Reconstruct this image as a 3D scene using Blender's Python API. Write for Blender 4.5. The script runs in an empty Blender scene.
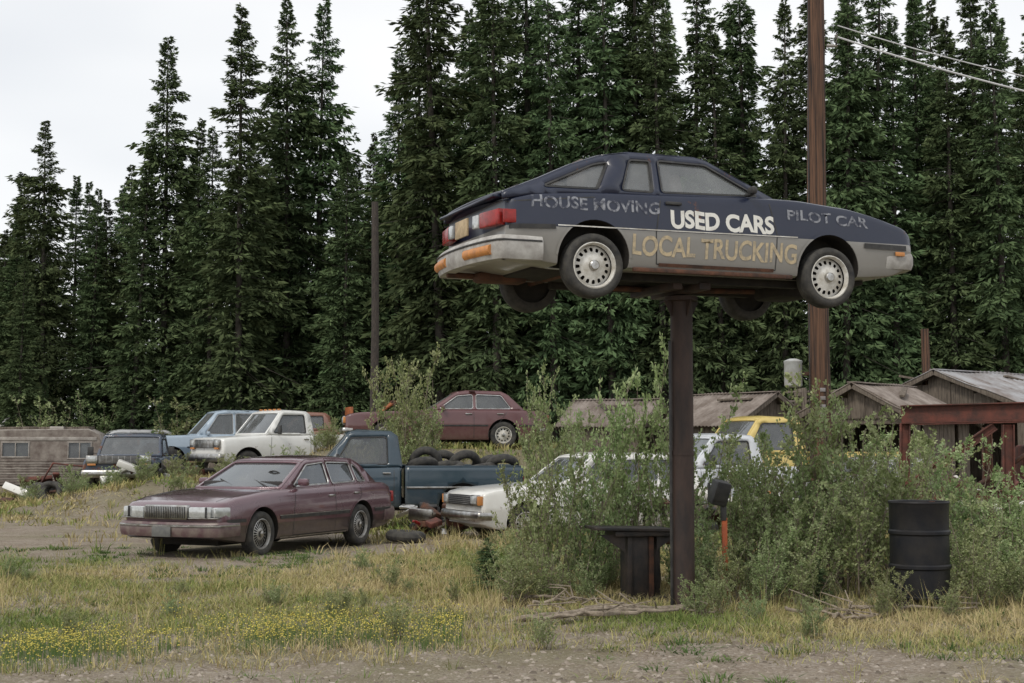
import bpy, bmesh, math, random
import numpy as np
from mathutils import Vector, Matrix, geometry
from mathutils.bvhtree import BVHTree
R = random.Random(7)
rad = math.radians
scene = bpy.context.scene
COL = scene.collection

# ------------------------------------------------------------------ helpers
def link(ob, parent=None):
    COL.objects.link(ob)
    if parent is not None:
        ob.parent = parent
    return ob

def empty(name, loc=(0, 0, 0), rotz=0.0):
    e = bpy.data.objects.new(name, None)
    e.empty_display_size = 0.3
    COL.objects.link(e)
    e.location = loc
    e.rotation_euler = (0, 0, rotz)
    return e

def mk(name, verts, faces, mats, idx=None, parent=None, smooth=True, sharp=35, solid=0):
    me = bpy.data.meshes.new(name)
    me.from_pydata([tuple(v) for v in verts], [], faces)
    if not isinstance(mats, (list, tuple)):
        mats = [mats]
    for m in mats:
        me.materials.append(m)
    if idx is not None:
        me.polygons.foreach_set('material_index', idx)
    if smooth:
        me.polygons.foreach_set('use_smooth', [True] * len(me.polygons))
        me.set_sharp_from_angle(angle=rad(sharp))
    me.update()
    ob = link(bpy.data.objects.new(name, me), parent)
    if solid:
        md = ob.modifiers.new('s', 'SOLIDIFY'); md.thickness = solid; md.offset = 0
    return ob

def np_mesh(name, V, F, mats, tone=None, midx=None, smooth=False):
    V = np.asarray(V, dtype=np.float32); F = np.asarray(F, dtype=np.int32)
    k = F.shape[1]
    me = bpy.data.meshes.new(name)
    me.vertices.add(len(V)); me.vertices.foreach_set('co', V.ravel())
    me.loops.add(F.size); me.loops.foreach_set('vertex_index', F.ravel())
    me.polygons.add(len(F))
    me.polygons.foreach_set('loop_start', np.arange(0, F.size, k, dtype=np.int32))
    me.polygons.foreach_set('loop_total', np.full(len(F), k, dtype=np.int32))
    for m in mats: me.materials.append(m)
    if midx is not None: me.polygons.foreach_set('material_index', np.asarray(midx, dtype=np.int32))
    if smooth: me.polygons.foreach_set('use_smooth', np.ones(len(F), dtype=bool))
    me.update(calc_edges=True)
    if tone is not None:
        a = me.attributes.new('tone', 'FLOAT', 'POINT')
        a.data.foreach_set('value', np.asarray(tone, dtype=np.float32))
    return me

def box(name, c, s, mat, parent=None, bev=0.01, rot=(0, 0, 0), seg=2):
    bm = bmesh.new()
    bmesh.ops.create_cube(bm, size=1)
    bmesh.ops.scale(bm, vec=s, verts=bm.verts)
    if bev > 0:
        bmesh.ops.bevel(bm, geom=bm.edges[:], offset=min(bev, min(s) * .45), segments=seg, profile=.5, affect='EDGES')
    bm.transform(Matrix.Translation(c) @ (Matrix.Rotation(rot[2], 4, 'Z') @ Matrix.Rotation(rot[1], 4, 'Y') @ Matrix.Rotation(rot[0], 4, 'X')))
    me = bpy.data.meshes.new(name); bm.to_mesh(me); bm.free()
    me.materials.append(mat)
    me.polygons.foreach_set('use_smooth', [True] * len(me.polygons))
    me.set_sharp_from_angle(angle=rad(40))
    return link(bpy.data.objects.new(name, me), parent)

def tube_geo(pts, rads, seg=8):
    V = []; F = []
    n = len(pts)
    pts = [Vector(p) for p in pts]
    for i, p in enumerate(pts):
        d = (pts[min(i + 1, n - 1)] - pts[max(i - 1, 0)]).normalized()
        a = Vector((0, 0, 1)) if abs(d.z) < .9 else Vector((1, 0, 0))
        u = d.cross(a).normalized(); w = d.cross(u).normalized()
        r = rads[i] if isinstance(rads, (list, tuple)) else rads
        for k in range(seg):
            t = 2 * math.pi * k / seg
            V.append(p + (u * math.cos(t) + w * math.sin(t)) * r)
    for i in range(n - 1):
        for k in range(seg):
            k2 = (k + 1) % seg
            F.append((i * seg + k, i * seg + k2, (i + 1) * seg + k2, (i + 1) * seg + k))
    F.append(tuple(range(seg))[::-1]); F.append(tuple((n - 1) * seg + k for k in range(seg)))
    return V, F

def tube(name, pts, rads, mat, parent=None, seg=8):
    V, F = tube_geo(pts, rads, seg)
    return mk(name, V, F, mat, parent=parent, sharp=50)

def lathe_geo(prof, c, seg=40, axis='y'):
    V = []; F = []
    for (r, h) in prof:
        for k in range(seg):
            t = 2 * math.pi * k / seg
            if axis == 'y': V.append((c[0] + r * math.cos(t), c[1] + h, c[2] + r * math.sin(t)))
            else: V.append((c[0] + r * math.cos(t), c[1] + r * math.sin(t), c[2] + h))
    for i in range(len(prof) - 1):
        for k in range(seg):
            k2 = (k + 1) % seg
            F.append((i * seg + k, i * seg + k2, (i + 1) * seg + k2, (i + 1) * seg + k))
    return V, F

def pip(p, poly):
    x, y = p; c = False; n = len(poly); j = n - 1
    for i in range(n):
        xi, yi = poly[i]; xj, yj = poly[j]
        if (yi > y) != (yj > y) and x < (xj - xi) * (y - yi) / (yj - yi) + xi: c = not c
        j = i
    return c

def densify(loop, step):
    out = []
    n = len(loop)
    for i in range(n):
        a = loop[i]; b = loop[(i + 1) % n]
        L = math.hypot(b[0] - a[0], b[1] - a[1]); m = max(1, int(round(L / step)))
        for k in range(m):
            out.append((a[0] + (b[0] - a[0]) * k / m, a[1] + (b[1] - a[1]) * k / m))
    return out

def round_poly(P, r, n=4):
    out = []; N = len(P)
    for i in range(N):
        a = Vector(P[i - 1]); b = Vector(P[i]); c = Vector(P[(i + 1) % N])
        rr = min(r, (a - b).length * .4, (c - b).length * .4)
        p = b + (a - b).normalized() * rr; q = b + (c - b).normalized() * rr
        for k in range(n + 1):
            t = k / n
            v = p * (1 - t) ** 2 + b * 2 * t * (1 - t) + q * t * t
            out.append((v.x, v.y))
    return out

def panel2d(outer, holes=(), step=.12):
    outer = densify(outer, step)
    pts = []; edges = []
    for loop in [outer] + list(holes):
        n0 = len(pts); m = len(loop)
        pts += list(loop)
        edges += [(n0 + i, n0 + (i + 1) % m) for i in range(m)]
    bp = np.array(pts)
    mn = bp.min(0); mx = bp.max(0)
    x = mn[0] + step * .5
    while x < mx[0]:
        y = mn[1] + step * .5
        while y < mx[1]:
            if pip((x, y), outer) and not any(pip((x, y), h) for h in holes):
                if np.min(np.hypot(bp[:, 0] - x, bp[:, 1] - y)) > step * .35: pts.append((x, y))
            y += step
        x += step
    r = geometry.delaunay_2d_cdt([Vector(p) for p in pts], edges, [], 0, 1e-6)
    V = [(v.x, v.y) for v in r[0]]; F = []
    for f in r[2]:
        cx = sum(V[i][0] for i in f) / len(f); cy = sum(V[i][1] for i in f) / len(f)
        if pip((cx, cy), outer) and not any(pip((cx, cy), h) for h in holes): F.append(tuple(f))
    return V, F

# ------------------------------------------------------------------ materials
def nt_of(name):
    m = bpy.data.materials.new(name); m.use_nodes = True
    return m, m.node_tree, m.node_tree.nodes['Principled BSDF']
def N(nt, t): return nt.nodes.new(t)
def setin(nt, sock, v):
    if isinstance(v, bpy.types.NodeSocket): nt.links.new(v, sock)
    elif isinstance(v, (tuple, list)): sock.default_value = (*v[:3], 1) if len(sock.default_value) == 4 else v
    else: sock.default_value = v
def tc(nt): return N(nt, 'ShaderNodeTexCoord').outputs['Object']
def noise(nt, vec, scale, detail=5, rough=.6, dist=0):
    n = N(nt, 'ShaderNodeTexNoise'); n.inputs['Scale'].default_value = scale
    n.inputs['Detail'].default_value = min(detail, 5); n.inputs['Roughness'].default_value = rough
    n.inputs['Distortion'].default_value = dist
    if vec is not None: nt.links.new(vec, n.inputs['Vector'])
    return n.outputs['Fac']
def ramp(nt, fac, stops):
    n = N(nt, 'ShaderNodeValToRGB'); el = n.color_ramp.elements
    while len(el) < len(stops): el.new(.5)
    for e, (p, c) in zip(el, stops):
        e.position = p
        e.color = (c, c, c, 1) if isinstance(c, (int, float)) else (*c, 1)
    nt.links.new(fac, n.inputs[0]); return n.outputs[0]
def mixc(nt, fac, a, b, mode='MIX'):
    n = N(nt, 'ShaderNodeMix'); n.data_type = 'RGBA'; n.blend_type = mode
    setin(nt, n.inputs[0], fac); setin(nt, n.inputs[6], a); setin(nt, n.inputs[7], b)
    return n.outputs[2]
def mth(nt, op, a, b=0.0, clamp=False):
    n = N(nt, 'ShaderNodeMath'); n.operation = op; n.use_clamp = clamp
    setin(nt, n.inputs[0], a); setin(nt, n.inputs[1], b); return n.outputs[0]
def bump(nt, b, h, strength=.3, dist=.02):
    n = N(nt, 'ShaderNodeBump'); n.inputs['Strength'].default_value = strength; n.inputs['Distance'].default_value = dist
    nt.links.new(h, n.inputs['Height']); nt.links.new(n.outputs[0], b.inputs['Normal'])

def M(name, c1, c2=None, scale=6, rough=.7, metal=0, bmp=0, bscale=30, lo=.35, hi=.65, stretch=None, spec=.5):
    m, nt, b = nt_of(name)
    v = tc(nt)
    if stretch:
        mp = N(nt, 'ShaderNodeMapping'); nt.links.new(v, mp.inputs[0]); mp.inputs['Scale'].default_value = stretch; v = mp.outputs[0]
    if c2 is not None:
        f = ramp(nt, noise(nt, v, scale, 5, .65), [(lo, 0.0), (hi, 1.0)])
        setin(nt, b.inputs['Base Color'], mixc(nt, f, c1, c2))
    else: b.inputs['Base Color'].default_value = (*c1, 1)
    b.inputs['Roughness'].default_value = rough; b.inputs['Metallic'].default_value = metal
    b.inputs['Specular IOR Level'].default_value = spec
    if bmp: bump(nt, b, noise(nt, v, bscale, 4), bmp)
    return m

def paint(name, col, rough=.32, dust=.35, rust=0.0, two=None, metal=0.0, coat=.8, z0=.2, z1=.75, fadecol=None):
    m, nt, b = nt_of(name)
    v = tc(nt)
    sep = N(nt, 'ShaderNodeSeparateXYZ'); nt.links.new(v, sep.inputs[0])
    n1 = noise(nt, v, 2.2, 5, .7)
    base = mixc(nt, ramp(nt, n1, [(.3, 0.0), (.75, .35)]), col, fadecol or tuple(min(1, c * 1.5 + .02) for c in col))
    if two:
        ax, thr, slope, c2 = two
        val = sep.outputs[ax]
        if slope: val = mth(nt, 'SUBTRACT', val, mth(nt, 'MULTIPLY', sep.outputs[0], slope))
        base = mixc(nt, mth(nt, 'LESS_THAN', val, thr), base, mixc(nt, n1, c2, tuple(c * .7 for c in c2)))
    zz = N(nt, 'ShaderNodeMapRange'); nt.links.new(sep.outputs[2], zz.inputs[0])
    zz.inputs[1].default_value = z0; zz.inputs[2].default_value = z1; zz.inputs[3].default_value = 1; zz.inputs[4].default_value = .12
    n2 = noise(nt, v, 9, 5, .75)
    dm = mth(nt, 'MULTIPLY', mth(nt, 'MULTIPLY', zz.outputs[0], ramp(nt, n2, [(.3, .15), (.7, 1.0)])), dust)
    c = mixc(nt, dm, base, (.30, .26, .20))
    rg = mth(nt, 'ADD', mth(nt, 'MULTIPLY', dm, .6), mth(nt, 'ADD', mth(nt, 'MULTIPLY', n1, .2), rough - .1), True)
    if rust > 0:
        n3 = noise(nt, v, 3.5, 5, .75)
        rm = ramp(nt, n3, [(max(0, .68 - rust * .4), 0.0), (.74 - rust * .35, 1.0)])
        c = mixc(nt, rm, c, mixc(nt, n2, (.20, .07, .025), (.07, .03, .02)))
        rg = mth(nt, 'ADD', rg, mth(nt, 'MULTIPLY', rm, .5), True)
    setin(nt, b.inputs['Base Color'], c); setin(nt, b.inputs['Roughness'], rg)
    b.inputs['Metallic'].default_value = metal
    b.inputs['Coat Weight'].default_value = coat; b.inputs['Coat Roughness'].default_value = .07
    return m

def glass_mat(name, tint=.35, dirt=.12):
    m, nt, b = nt_of(name)
    nt.nodes.remove(b)
    out = nt.nodes['Material Output']
    tr = N(nt, 'ShaderNodeBsdfTransparent'); tr.inputs[0].default_value = (tint, tint * 1.04, tint * 1.02, 1)
    gl = N(nt, 'ShaderNodeBsdfGlossy'); gl.inputs['Roughness'].default_value = .04; gl.inputs[0].default_value = (.9, .95, 1, 1)
    df = N(nt, 'ShaderNodeBsdfDiffuse'); df.inputs[0].default_value = (.36, .37, .37, 1)
    fr = N(nt, 'ShaderNodeLayerWeight'); fr.inputs[0].default_value = .5
    f = mth(nt, 'ADD', mth(nt, 'MULTIPLY', mth(nt, 'POWER', fr.outputs['Facing'], 3.0), .75), .08, True)
    m1 = N(nt, 'ShaderNodeMixShader'); nt.links.new(f, m1.inputs[0]); nt.links.new(tr.outputs[0], m1.inputs[1]); nt.links.new(gl.outputs[0], m1.inputs[2])
    m2 = N(nt, 'ShaderNodeMixShader')
    d = mth(nt, 'MULTIPLY', ramp(nt, noise(nt, tc(nt), 3, 4, .6), [(.3, .5), (.75, 1.0)]), dirt)
    nt.links.new(d, m2.inputs[0]); nt.links.new(m1.outputs[0], m2.inputs[1]); nt.links.new(df.outputs[0], m2.inputs[2])
    nt.links.new(m2.outputs[0], out.inputs[0])
    return m

def foliage(name, stops, trans=.25, rough=.6, objvar=.25, spec=.3):
    m, nt, b = nt_of(name)
    at = N(nt, 'ShaderNodeAttribute'); at.attribute_name = 'tone'
    col = ramp(nt, at.outputs['Fac'], stops)
    if objvar > 0:
        oi = N(nt, 'ShaderNodeObjectInfo')
        hs = N(nt, 'ShaderNodeHueSaturation'); nt.links.new(col, hs.inputs['Color'])
        v = mth(nt, 'ADD', mth(nt, 'MULTIPLY', oi.outputs['Random'], objvar * 2), 1 - objvar)
        nt.links.new(v, hs.inputs['Value'])
        h = mth(nt, 'ADD', mth(nt, 'MULTIPLY', oi.outputs['Random'], .05), .475)
        nt.links.new(h, hs.inputs['Hue'])
        col = hs.outputs[0]
    out = nt.nodes['Material Output']
    nt.nodes.remove(b)
    df = N(nt, 'ShaderNodeBsdfDiffuse'); nt.links.new(col, df.inputs[0])
    if trans:
        tl = N(nt, 'ShaderNodeBsdfTranslucent'); nt.links.new(col, tl.inputs[0])
        mx = N(nt, 'ShaderNodeMixShader'); mx.inputs[0].default_value = trans
        nt.links.new(df.outputs[0], mx.inputs[1]); nt.links.new(tl.outputs[0], mx.inputs[2]); nt.links.new(mx.outputs[0], out.inputs[0])
    else: nt.links.new(df.outputs[0], out.inputs[0])
    return m

RUBBER = M('tyre_rubber', (.022, .022, .023), (.075, .07, .06), 7, .85, bmp=.1)
DARK = M('dark_underbody', (.012, .011, .010), (.03, .025, .02), 8, .9)
BLACKTRIM = M('black_trim', (.02, .02, .021), (.05, .048, .045), 10, .55)
CHROME = M('dull_chrome', (.55, .55, .54), (.30, .28, .25), 9, .28, 1.0)
ALLOY = M('alloy_wheel', (.50, .50, .49), (.28, .26, .23), 12, .42, .6)
WHEELPAINT = M('wheel_paint', (.74, .73, .69), (.40, .37, .31), 9, .55, .1)
GLASS = glass_mat('car_glass', .42, .18)
GLASSD = glass_mat('car_glass_dusty', .35, .32)
SEAT = M('seat_fabric', (.10, .075, .07), (.16, .13, .12), 12, .9)
INTER = M('dark_interior', (.03, .027, .026), None, rough=.85)
REDL = M('red_lens', (.36, .02, .018), (.18, .015, .012), 15, .25)
AMBER = M('amber_lens', (.62, .25, .06), (.42, .18, .06), 12, .45)
LENS = M('headlight_lens', (.62, .64, .64), (.40, .41, .40), 14, .12, .35)
RUST = M('rusty_steel', (.13, .055, .03), (.04, .024, .018), 7, .85, bmp=.3, bscale=40)
RUSTRED = M('red_oxide_steel', (.16, .050, .034), (.06, .030, .024), 5, .8, bmp=.2)
POSTM = M('brown_steel_post', (.018, .012, .011), (.060, .034, .025), 5, .65, bmp=.15, stretch=(1, 1, .3))
WOODG = M('weathered_wood', (.20, .165, .13), (.075, .06, .048), 5, .9, bmp=.4, stretch=(6, 6, .6))
WOODD = M('charred_wood', (.028, .024, .021), (.075, .06, .05), 7, .9, bmp=.5, stretch=(6, 6, 1))
BLKIRON = M('black_iron', (.012, .012, .013), (.05, .035, .028), 6, .6, bmp=.2)
WOODP = M('pole_wood', (.15, .078, .046), (.022, .015, .012), 4, .85, bmp=.6, lo=.40, hi=.60, stretch=(7, 7, .2))
TINROOF = M('tin_roof', (.38, .38, .39), (.16, .12, .10), 1.6, .6, .3, lo=.4, hi=.7)
ROOFB = M('brown_roof', (.15, .12, .10), (.30, .26, .23), 2.5, .85, lo=.4, hi=.7)
BARK = M('bark', (.04, .033, .027), (.09, .08, .068), 6, .95)

# ------------------------------------------------------------------ terrain function
def vnoise(x, y, s, seed=0):
    x = np.asarray(x, float) / s; y = np.asarray(y, float) / s
    xi = np.floor(x); yi = np.floor(y); fx = x - xi; fy = y - yi
    fx = fx * fx * (3 - 2 * fx); fy = fy * fy * (3 - 2 * fy)
    def h(a, b):
        v = np.sin(a * 127.1 + b * 311.7 + seed * 74.7) * 43758.5453
        return v - np.floor(v)
    return (h(xi, yi) * (1 - fx) + h(xi + 1, yi) * fx) * (1 - fy) + (h(xi, yi + 1) * (1 - fx) + h(xi + 1, yi + 1) * fx) * fy

def gh(x, y):
    x = np.asarray(x, float); y = np.asarray(y, float)
    a = np.interp(x, [-60, -12.2, -10.5, -8.6, -6, -4.6, 1.2, 3.5, 60], [0, 0, .40, .75, .62, 1.5, 1.5, .3, .3])
    s = np.clip((y - 30.8) / 3.4, 0, 1); s = s * s * (3 - 2 * s)
    s2 = np.clip((y - 45.8) / 2.0, 0, 1) * np.clip((-x - 11.0) / 1.5, 0, 1)
    h = a * s + .75 * s2
    h = h + (vnoise(x, y, 1.7, 1) - .5) * .07 + (vnoise(x, y, .45, 2) - .5) * .025
    return h
def G(x, y): return float(gh(x, y))

# ------------------------------------------------------------------ vehicles
HALF = [(0, 0), (.6, 0), (.88, .0), (.945, .02), (.965, .07), (.978, .16), (.99, .30), (1.0, .46), (.998, .60), (.988, .73), (.975, .84), (.958, .915), (.935, .962), (.895, .99), (.80, 1.0), (.4, 1.012), (0, 1.018)]
HALFB = [(0, 0), (.6, 0), (.88, .0), (.925, .015), (.945, .06), (.965, .18), (.985, .34), (.998, .47), (1.0, .52), (.997, .57), (.988, .72), (.978, .88), (.970, .945), (.958, .972), (.93, .990), (.4, 1.012), (0, 1.02)]

def F_(tbl, x):
    xs = [p[0] for p in tbl]; zs = [p[1] for p in tbl]
    return float(sum(np.interp(x + o, xs, zs) for o in (-.05, -.025, 0, .025, .05)) / 5)

def loft_body(S, mats, parent, x0, x1, arches, ra, zc):
    W = S['W']; n = 64
    HF = S.get('half', HALF)
    st = [x0 + (x1 - x0) * (0.5 - .5 * math.cos(math.pi * i / n)) * .35 + (x1 - x0) * .65 * i / n for i in range(n + 1)]
    V = []; Fc = []
    H = len(HF); RN = 2 * H - 2
    for x in st:
        e = min(x - x0, x1 - x); t = min(max(e / S.get('cr', .16), 0), 1)
        wf = S.get('endw', .88) + (1 - S.get('endw', .88)) * math.sqrt(max(0, 1 - (1 - t) ** 2))
        Wx = W * wf * F_(S.get('plan', [(-9, 1), (9, 1)]), x)
        T = F_(S['top'], x); B = F_(S['bot'], x)
        ring = [(Wx * fy, B + (T - B) * fz) for fy, fz in HF]
        ring = ring + [(-y, z) for y, z in ring[-2:0:-1]]
        ew = max(0, 1 - e / .6); sgn = -1 if (x - x0) > (x1 - x) else 1
        for (y, z) in ring:
            V.append((x + sgn * S.get('bow', .10) * (y / W) ** 2 * ew, y, z))
    for i in range(n):
        for k in range(RN):
            k2 = (k + 1) % RN
            Fc.append((i * RN + k, (i + 1) * RN + k, (i + 1) * RN + k2, i * RN + k2))
    for off, fl in ((0, False), (n * RN, True)):
        for i in range(H - 1):
            a = i; b = i + 1; c = (RN - b) % RN; d = (RN - a) % RN
            f = [a, b, c, d]; f2 = []
            for q in f:
                if q not in f2: f2.append(q)
            f2 = [q + off for q in f2]
            Fc.append(tuple(f2[::-1] if fl else f2))
    ob = mk('body', V, Fc, mats, parent=None, smooth=False)
    bm = bmesh.new(); bm.from_mesh(ob.data)
    bmesh.ops.recalc_face_normals(bm, faces=bm.faces); bm.to_mesh(ob.data); bm.free()
    if arches:
        bm = bmesh.new()
        for ax in arches:
            for sd in (-1, 1):
                mt = Matrix.Translation((ax, sd * (W + .02), zc)) @ Matrix.Rotation(math.pi / 2, 4, 'X')
                bmesh.ops.create_cone(bm, cap_ends=True, segments=44, radius1=ra, radius2=ra, depth=.60, matrix=mt)
        for f in bm.faces: f.material_index = 1
        cm = bpy.data.meshes.new('cut'); bm.to_mesh(cm); bm.free()
        for m_ in mats: cm.materials.append(m_)
        co = bpy.data.objects.new('cut', cm); COL.objects.link(co)
        md = ob.modifiers.new('b', 'BOOLEAN'); md.operation = 'DIFFERENCE'; md.solver = 'EXACT'; md.object = co
        dg = bpy.context.evaluated_depsgraph_get(); dg.update()
        me = bpy.data.meshes.new_from_object(ob.evaluated_get(dg))
        ob.modifiers.clear(); ob.data = me
        bpy.data.objects.remove(co)
    me = ob.data
    me.polygons.foreach_set('use_smooth', [True] * len(me.polygons))
    me.set_sharp_from_angle(angle=rad(32))
    ob.parent = parent
    vs = [v.co.copy() for v in me.vertices]; fs = [tuple(p.vertices) for p in me.polygons]
    return ob, BVHTree.FromPolygons(vs, fs)

def hit(bvh, x, z, side, off):
    h = bvh.ray_cast(Vector((x, side * 3, z)), Vector((0, -side, 0)))
    if h[0] is None: return None
    return h[0].y + side * off

def ribbon(name, bvh, pts, side, w, mat, parent, off=.003, step=.05):
    P = []
    for a, b in zip(pts[:-1], pts[1:]):
        L = math.hypot(b[0] - a[0], b[1] - a[1]); m = max(1, int(L / step))
        for k in range(m): P.append((a[0] + (b[0] - a[0]) * k / m, a[1] + (b[1] - a[1]) * k / m))
    P.append(pts[-1])
    V = []; Fc = []; n = len(P); prev = W0 = None
    for i, p in enumerate(P):
        q0 = P[max(i - 1, 0)]; q1 = P[min(i + 1, n - 1)]
        dx, dz = q1[0] - q0[0], q1[1] - q0[1]; l = math.hypot(dx, dz) or 1
        nx, nz = -dz / l * w / 2, dx / l * w / 2
        for s in (-1, 1):
            x, z = p[0] + s * nx, p[1] + s * nz
            y = hit(bvh, x, z, side, off)
            if y is None or (W0 is not None and abs(y - W0) > .12): y = W0 if W0 is not None else side * .8
            W0 = y
            V.append((x, y, z))
    for i in range(n - 1): Fc.append((2 * i, 2 * i + 1, 2 * i + 3, 2 * i + 2))
    return mk(name, V, Fc, mat, parent=parent)

def arc(cx, cz, r, a0, a1, n=20):
    return [(cx + r * math.cos(rad(a0 + (a1 - a0) * i / n)), cz + r * math.sin(rad(a0 + (a1 - a0) * i / n))) for i in range(n + 1)]

def wheel(parent, x, y, z, r, side, style='slots', rimr=None, rimmat=None, w=.17, nh=None, steer=0):
    rimr = rimr or r * .62; rimmat = rimmat or WHEELPAINT
    s = side
    prof = [(rimr * .97, -w / 2 * s), (rimr * 1.06, -w / 2 * s), (r * .86, -w * .54 * s), (r * .965, -w * .47 * s), (r, -w * .33 * s),
            (r * 1.003, -w * .1 * s), (r * .99, -w * .095 * s), (r * .99, -w * .07 * s), (r * 1.003, -w * .065 * s),
            (r * 1.003, w * .065 * s), (r * .99, w * .07 * s), (r * .99, w * .095 * s), (r * 1.003, w * .1 * s),
            (r, w * .33 * s), (r * .965, w * .47 * s), (r * .86, w * .54 * s), (rimr * 1.15, w * .53 * s), (rimr * 1.05, w * .49 * s), (rimr * .99, w * .44 * s), (rimr * .98, w * .1 * s)]
    V, Fc = lathe_geo(prof, (0, 0, 0), 44)
    t = mk('tyre', V, Fc, RUBBER, parent=parent, sharp=50)
    wo = s * w * .36
    prof = [(rimr * 1.03, wo + s * .018), (rimr * .98, wo + s * .022), (rimr * .94, wo + s * .008), (rimr * .90, wo - s * .02)]
    V1, F1 = lathe_geo(prof, (0, 0, 0), 44)
    n = nh or {'slots': 12, 'spokes': 16, 'holes': 8}[style]
    outer = [(rimr * .905 * math.cos(2 * math.pi * i / 44), rimr * .905 * math.sin(2 * math.pi * i / 44)) for i in range(44)]
    holes = []
    for k in range(n):
        a = 2 * math.pi * k / n
        if style == 'spokes': r0, r1, h0, h1 = rimr * .40, rimr * .82, .28, .33
        elif style == 'slots': r0, r1, h0, h1 = rimr * .62, rimr * .80, .26, .26
        else: r0, r1, h0, h1 = rimr * .6, rimr * .78, .2, .22
        q0 = h0 * 2 * math.pi / n; q1 = h1 * 2 * math.pi / n
        holes.append(round_poly([(r0 * math.cos(a - q0), r0 * math.sin(a - q0)), (r1 * math.cos(a - q1), r1 * math.sin(a - q1)),
                                 (r1 * math.cos(a + q1), r1 * math.sin(a + q1)), (r0 * math.cos(a + q0), r0 * math.sin(a + q0))], .01, 2))
    V2, F2 = panel2d(outer, holes, rimr * .16)
    def dish(q):
        rr = math.hypot(*q) / rimr
        return wo - s * .02 + s * .03 * math.cos(min(rr, 1) * math.pi * .9) * .8 - s * .005
    off = len(V1)
    Vr = V1 + [(p[0], dish(p), p[1]) for p in V2]; Fr = F1 + [tuple(i + off for i in f) for f in F2]
    mk('rim', Vr, Fr, rimmat, parent=parent, sharp=40).parent = t
    V, Fc = lathe_geo([(rimr * .98, -w * .3 * s), (.001, -w * .3 * s), (rimr * .1, 0)], (0, 0, 0), 24)
    mk('brake', V, Fc, DARK).parent = t
    V, Fc = lathe_geo([(rimr * .24, wo - s * .01), (rimr * .22, wo + s * .022), (rimr * .17, wo + s * .03), (.001, wo + s * .032)], (0, 0, 0), 20)
    mk('hub_cap', V, Fc, CHROME if style != 'holes' else rimmat).parent = t
    t.location = (x, y, z); t.rotation_euler = (0, R.uniform(0, 1), 0)
    return t

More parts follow.
